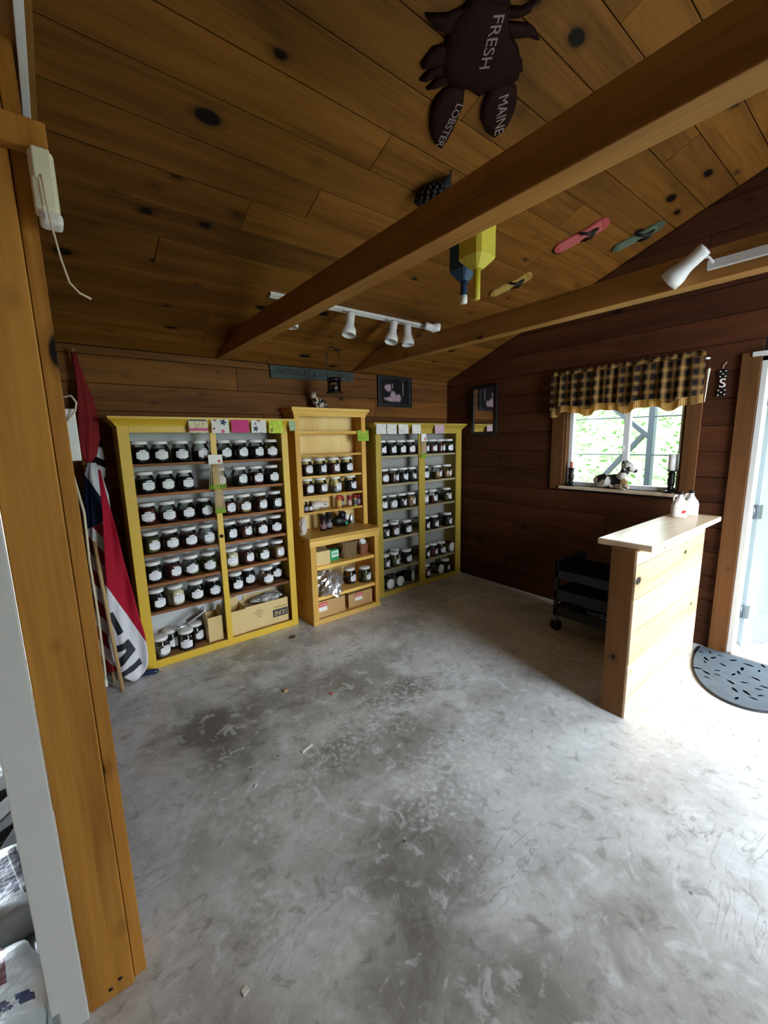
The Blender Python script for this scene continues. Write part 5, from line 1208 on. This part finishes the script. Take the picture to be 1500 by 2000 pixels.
# ------------------------------------------------------------------ yard by the left opening: bags and rubble
def bag(x, y, z, hx_, hy_, hz_, rz, m_, lab):
    t = thing('feed_bag', lab, 'bag', (x, y, z), 'plastic bags outside the post', rz); b = MB(); vs = []; n, r = 32, 14
    for j in range(r+1):
        ph = -math.pi/2+math.pi*j/r
        for i in range(n):
            th = 2*math.pi*i/n; c_, s_ = math.cos(th), math.sin(th); e = .38; cp_ = max(math.cos(ph), 0)**.45
            wr_ = 1+.03*math.sin(9*th+j)+.02*math.sin(17*th)
            vs.append((hx_*cp_*math.copysign(abs(c_)**e, c_)*wr_, hy_*cp_*math.copysign(abs(s_)**e, s_)*wr_, hz_*(1+math.copysign(abs(math.sin(ph))**.8, math.sin(ph))*(1+.05*math.sin(5*th)))))
    b.add(vs, [(j*n+i, j*n+(i+1) % n, (j+1)*n+(i+1) % n, (j+1)*n+i) for j in range(r) for i in range(n)], True); obj('sack', b, m_, t, local=True)
    obj('seam', MB().box(hx_*.97, hx_*1.08, -hy_*.85, hy_*.85, hz_*.95, hz_*1.05), m_, t, .004, local=True); return t
def bag_mat(name, rects):
    k = NT(name); c = k.coord(rnd=False); sx = k.n('ShaderNodeSeparateXYZ'); k.l(c, sx.inputs[0]); X_, Y_ = sx.outputs[0], sx.outputs[1]; nz = k.noise(c, 14, 4)
    col = k.mix(nz, rgb('7c8688'), rgb('b0b8ba'))
    for (x0, x1, y0, y1, hexc, br) in rects:
        m_ = k.math('MULTIPLY', k.math('MULTIPLY', k.math('GREATER_THAN', X_, x0), k.math('LESS_THAN', X_, x1)), k.math('MULTIPLY', k.math('GREATER_THAN', Y_, y0), k.math('LESS_THAN', Y_, y1)))
        if br: m_ = k.math('MULTIPLY', m_, k.math('GREATER_THAN', k.noise(k.coord((30, 30, 30), rnd=False), 1., 2), br))
        col = k.mix(m_, col, rgb(hexc))
    k.bump(nz, .5, .02); return k.fin(col, .35, .5)
GZ = -.005
bag(-.50, 1.74, GZ, .29, .20, .075, .25, bag_mat('bag_print_navy', ((.10, .22, -.10, .10, '1c2744', .0), (.14, .17, -.06, .08, 'b9c0c8', .5), (.225, .25, -.12, .12, '10131a', 0))), 'grey plastic sack with a navy panel lying outside the post')
bag(-.47, 1.33, GZ, .27, .19, .085, .12, bag_mat('bag_print_maroon', ((.02, .20, .02, .17, '4a1a22', 0), (.05, .17, .05, .14, 'd0cfd0', .52), (.0, .25, -.06, -.025, '27304a', .42))), 'grey plastic sack with a maroon panel lying outside the post')
for i, (x, y, L, w, a_, hx_) in enumerate(((-.42, 2.18, .34, .10, .5, '2c2b2a'), (-.34, 2.32, .30, .09, .9, '55534f'), (-.5, 2.45, .4, .12, .3, '3d3b38'), (-.3, 2.08, .16, .07, 1.2, '1d1b1b'))):
    d_ = Vector((math.cos(a_), math.sin(a_), 0)); q = Vector((x, y, GZ+.022+.004*i))
    one('stone_slab', MB().obox(q, (d_, (-d_.y, d_.x, 0), (0, 0, 1)), (L/2, w/2, .022)), plain('slab_%d' % i, hx_, .9, .3, 20.), ('black broken slab lying nearest the sacks', 'grey flat slab beside the black slab', 'long dark grey slab on the yard ground', 'small black stone slab touching the sacks')[(0, 1, 2, 3)[i]], 'stone', 'stone slabs in the yard', .006)

# ------------------------------------------------------------------ litter on the floor
def bit(name, pts_, h_, m_, lab): one(name, MB().prism(pts_, xy, .0004, h_), m_, lab, name.replace('_', ' '), 'litter on the concrete floor')
bit('paper_strip', [(.835, 1.795), (.905, 1.815), (.908, 1.830), (.838, 1.812)], .004, M['paper'], 'white paper strip on the concrete in mid floor')
bit('wood_chip', [(.995, 2.355), (1.022, 2.36), (1.020, 2.378), (.997, 2.374)], .010, M['cardboard'], 'tan wood chip on the dark stain of the floor')
bit('red_scrap', [(1.215, 2.140), (1.232, 2.144), (1.230, 2.156), (1.216, 2.153)], .006, M['red'], 'tiny red scrap on the concrete floor')
bit('dry_leaf', [(1.36, 3.02), (1.385, 3.01), (1.41, 3.03), (1.40, 3.055), (1.37, 3.05)], .012, plain('leaf_brown', '5a3a2a', .8), 'crumpled brown leaf on the floor in front of the hutch')
bit('paint_fleck', [(.248, 1.03), (.266, 1.036), (.262, 1.052), (.246, 1.048)], .003, M['paper'], 'white paint fleck on the floor near the post')
bit('chalk_stick', [(.560, 1.742), (.575, 1.757), (.572, 1.760), (.556, 1.746)], .004, M['paper'], 'thin white stick on the floor left of the paint trail')

# ------------------------------------------------------------------ outdoors beyond the window and the door
k = NT('sunny_foliage'); nz = k.noise(k.coord(rnd=False), 3.5, 5, .65); M['hill'] = k.fin(k.mix(k.step(nz, .3, .7), rgb('4d6a3c'), rgb('a5b585')), .9)
rh = random.Random(4); m = MB(); vs = []; nx, ny = 26, 60
for i in range(nx+1):
    for j in range(ny+1):
        x = 6.2+i*.30; y = -8+j*.34; f = i/nx
        vs.append((x, y, -.12+ (f**.9)*4.4 + (rh.uniform(-.12, .12) if 0 < i else 0)))
m.add(vs, [(i*(ny+1)+j, (i+1)*(ny+1)+j, (i+1)*(ny+1)+j+1, i*(ny+1)+j+1) for i in range(nx) for j in range(ny)], False)
struct('green_bank', m, M['hill'])
M['leaf'] = plain('bright_leaf', '61834a', .7, .35, 3.)
m = MB()
for _ in range(5200):
    x = rh.uniform(5.9, 11.5); y = rh.uniform(-1.8, 7.5); f = (x-6.2)/7.8
    z = -.12+max(f, 0)**.9*4.4+rh.uniform(0, .5); s_ = rh.uniform(.03, .09); a_ = rh.uniform(0, 6.28); b_ = rh.uniform(-.9, .9)
    d1 = Vector((math.cos(a_), math.sin(a_), b_)).normalized()*s_; d2 = Vector((-math.sin(a_), math.cos(a_), rh.uniform(-.5, .9))).normalized()*s_*.5; c_ = Vector((x, y, z))
    m.add([c_-d1, c_+d2, c_+d1, c_-d2], [(0, 1, 2, 3)])
o = obj('bank_foliage', m, M['leaf']); tag(o, 'bright green leaves covering the bank outside the window', 'foliage', None, 'stuff')
t = thing('metal_trestle', 'grey metal trestle with diagonal braces seen through the window', 'trestle', (5.5, 1.92, -.1))
g_ = plain('weathered_metal', '2f353b', .6, .1)
obj('post', MB().bar((5.5, 1.918, -.1), (5.5, 1.925, 3.0), .085, .06), g_, t)
obj('brace', MB().bar((5.5, 2.75, 2.28), (5.5, 1.925, 1.57), .07, .05), g_, t); obj('brace', MB().bar((5.5, 1.98, 1.64), (5.5, 2.55, .96), .06, .05), g_, t)
obj('foot', MB().bar((5.2, 1.92, -.09), (5.8, 1.92, -.09), .09, .05), g_, t)
for z0, z1 in ((1.82, 1.80), (1.36, 1.375)): obj('rail_wire', MB().tube([(5.47, 4.2, z0+.02), (5.47, .4, z1)], .008, 6), g_, t)
k = NT('pale_bounce_pad'); M['pad'] = k.fin(k.mix(k.noise(k.coord(rnd=False), 8, 4), rgb('a3a098'), rgb('c6c4be')), .8)
one('bounce_pad', MB().box(XR+.165, XR+1.5, DY0-.3, DY1+.25, -.10, -.02), M['pad'], 'added pale pad bouncing daylight in at the open door', 'step', None, .004)  # pale ground added to bounce daylight in through the doorway

# tree added above the view to dim daylight on the bank
t = thing('added_shade_tree', 'added unseen leafy tree shading the bank outside the window', 'tree', (9.5, 5.2, .8))
m = MB(); rt = random.Random(9)
for (x, y, z, a_, b_, c_) in ((8.5, 3.0, 6.2, 2.6, 2.0, 1.1), (9.5, 5.0, 6.6, 2.8, 2.4, 1.2), (8.0, 6.6, 6.2, 2.4, 2.0, 1.0), (10.5, 3.2, 7.0, 2.2, 2.2, 1.2)):
    q = crumple((x, y, z), (a_, b_, c_), int(x*10), 30, 16, .2); m.add(q.v, q.f, False)
obj('crown', m, M['leaf'], t); obj('trunk', MB().tube([(9.5, 5.2, 1.2), (9.4, 5.1, 3.5), (9.3, 5.0, 6.0)], [.25, .2, .15], 10), plain('bark', '4a3a2a', .9, .3), t)

# unseen roof added outside the door to cut its daylight
t = thing('added_door_canopy', 'added plank roof cutting daylight outside the open door', 'canopy', (4.5, .2, 2.3))
for i in range(6): obj('roof_board', MB().prism([(XR+.12+.22*i, 2.42-.03*i), (XR+.12+.22*(i+1)-.004, 2.42-.03*(i+1)), (XR+.12+.22*(i+1)-.004, 2.445-.03*(i+1)), (XR+.12+.22*i, 2.445-.03*i)], lambda a, b, h: (a, h, b), -.75, .95), M['trimY'], t)
for y in (-.70, .90): obj('bracket', MB().bar((XR+.12, y, 1.75), (XR+1.2, y, 2.26), .05, .05), M['trimY'], t)

# unseen hedge added to keep sky light off the door leaf
t = thing('added_hedge', 'added unseen green hedge blocking sky light beside the door', 'hedge', (4.7, -2.75, -.1))
m = MB()
for i in range(4):
    q = crumple((4.05+.42*i, -2.75+.06*math.sin(i*2.1), 2.25), (.55, .62, 2.4), 40+i, 18, 12, .2, .05); m.add(q.v, q.f, False)
obj('foliage', m, plain('hedge_green', '2f4a22', .9, .3, 4.), t); 
for i in range(4): obj('stem', MB().tube([(4.05+.42*i, -2.75, -.1), (4.05+.42*i, -2.75, 1.5)], .06, 8), plain('hedge_bark', '3a2c20', .9), t)
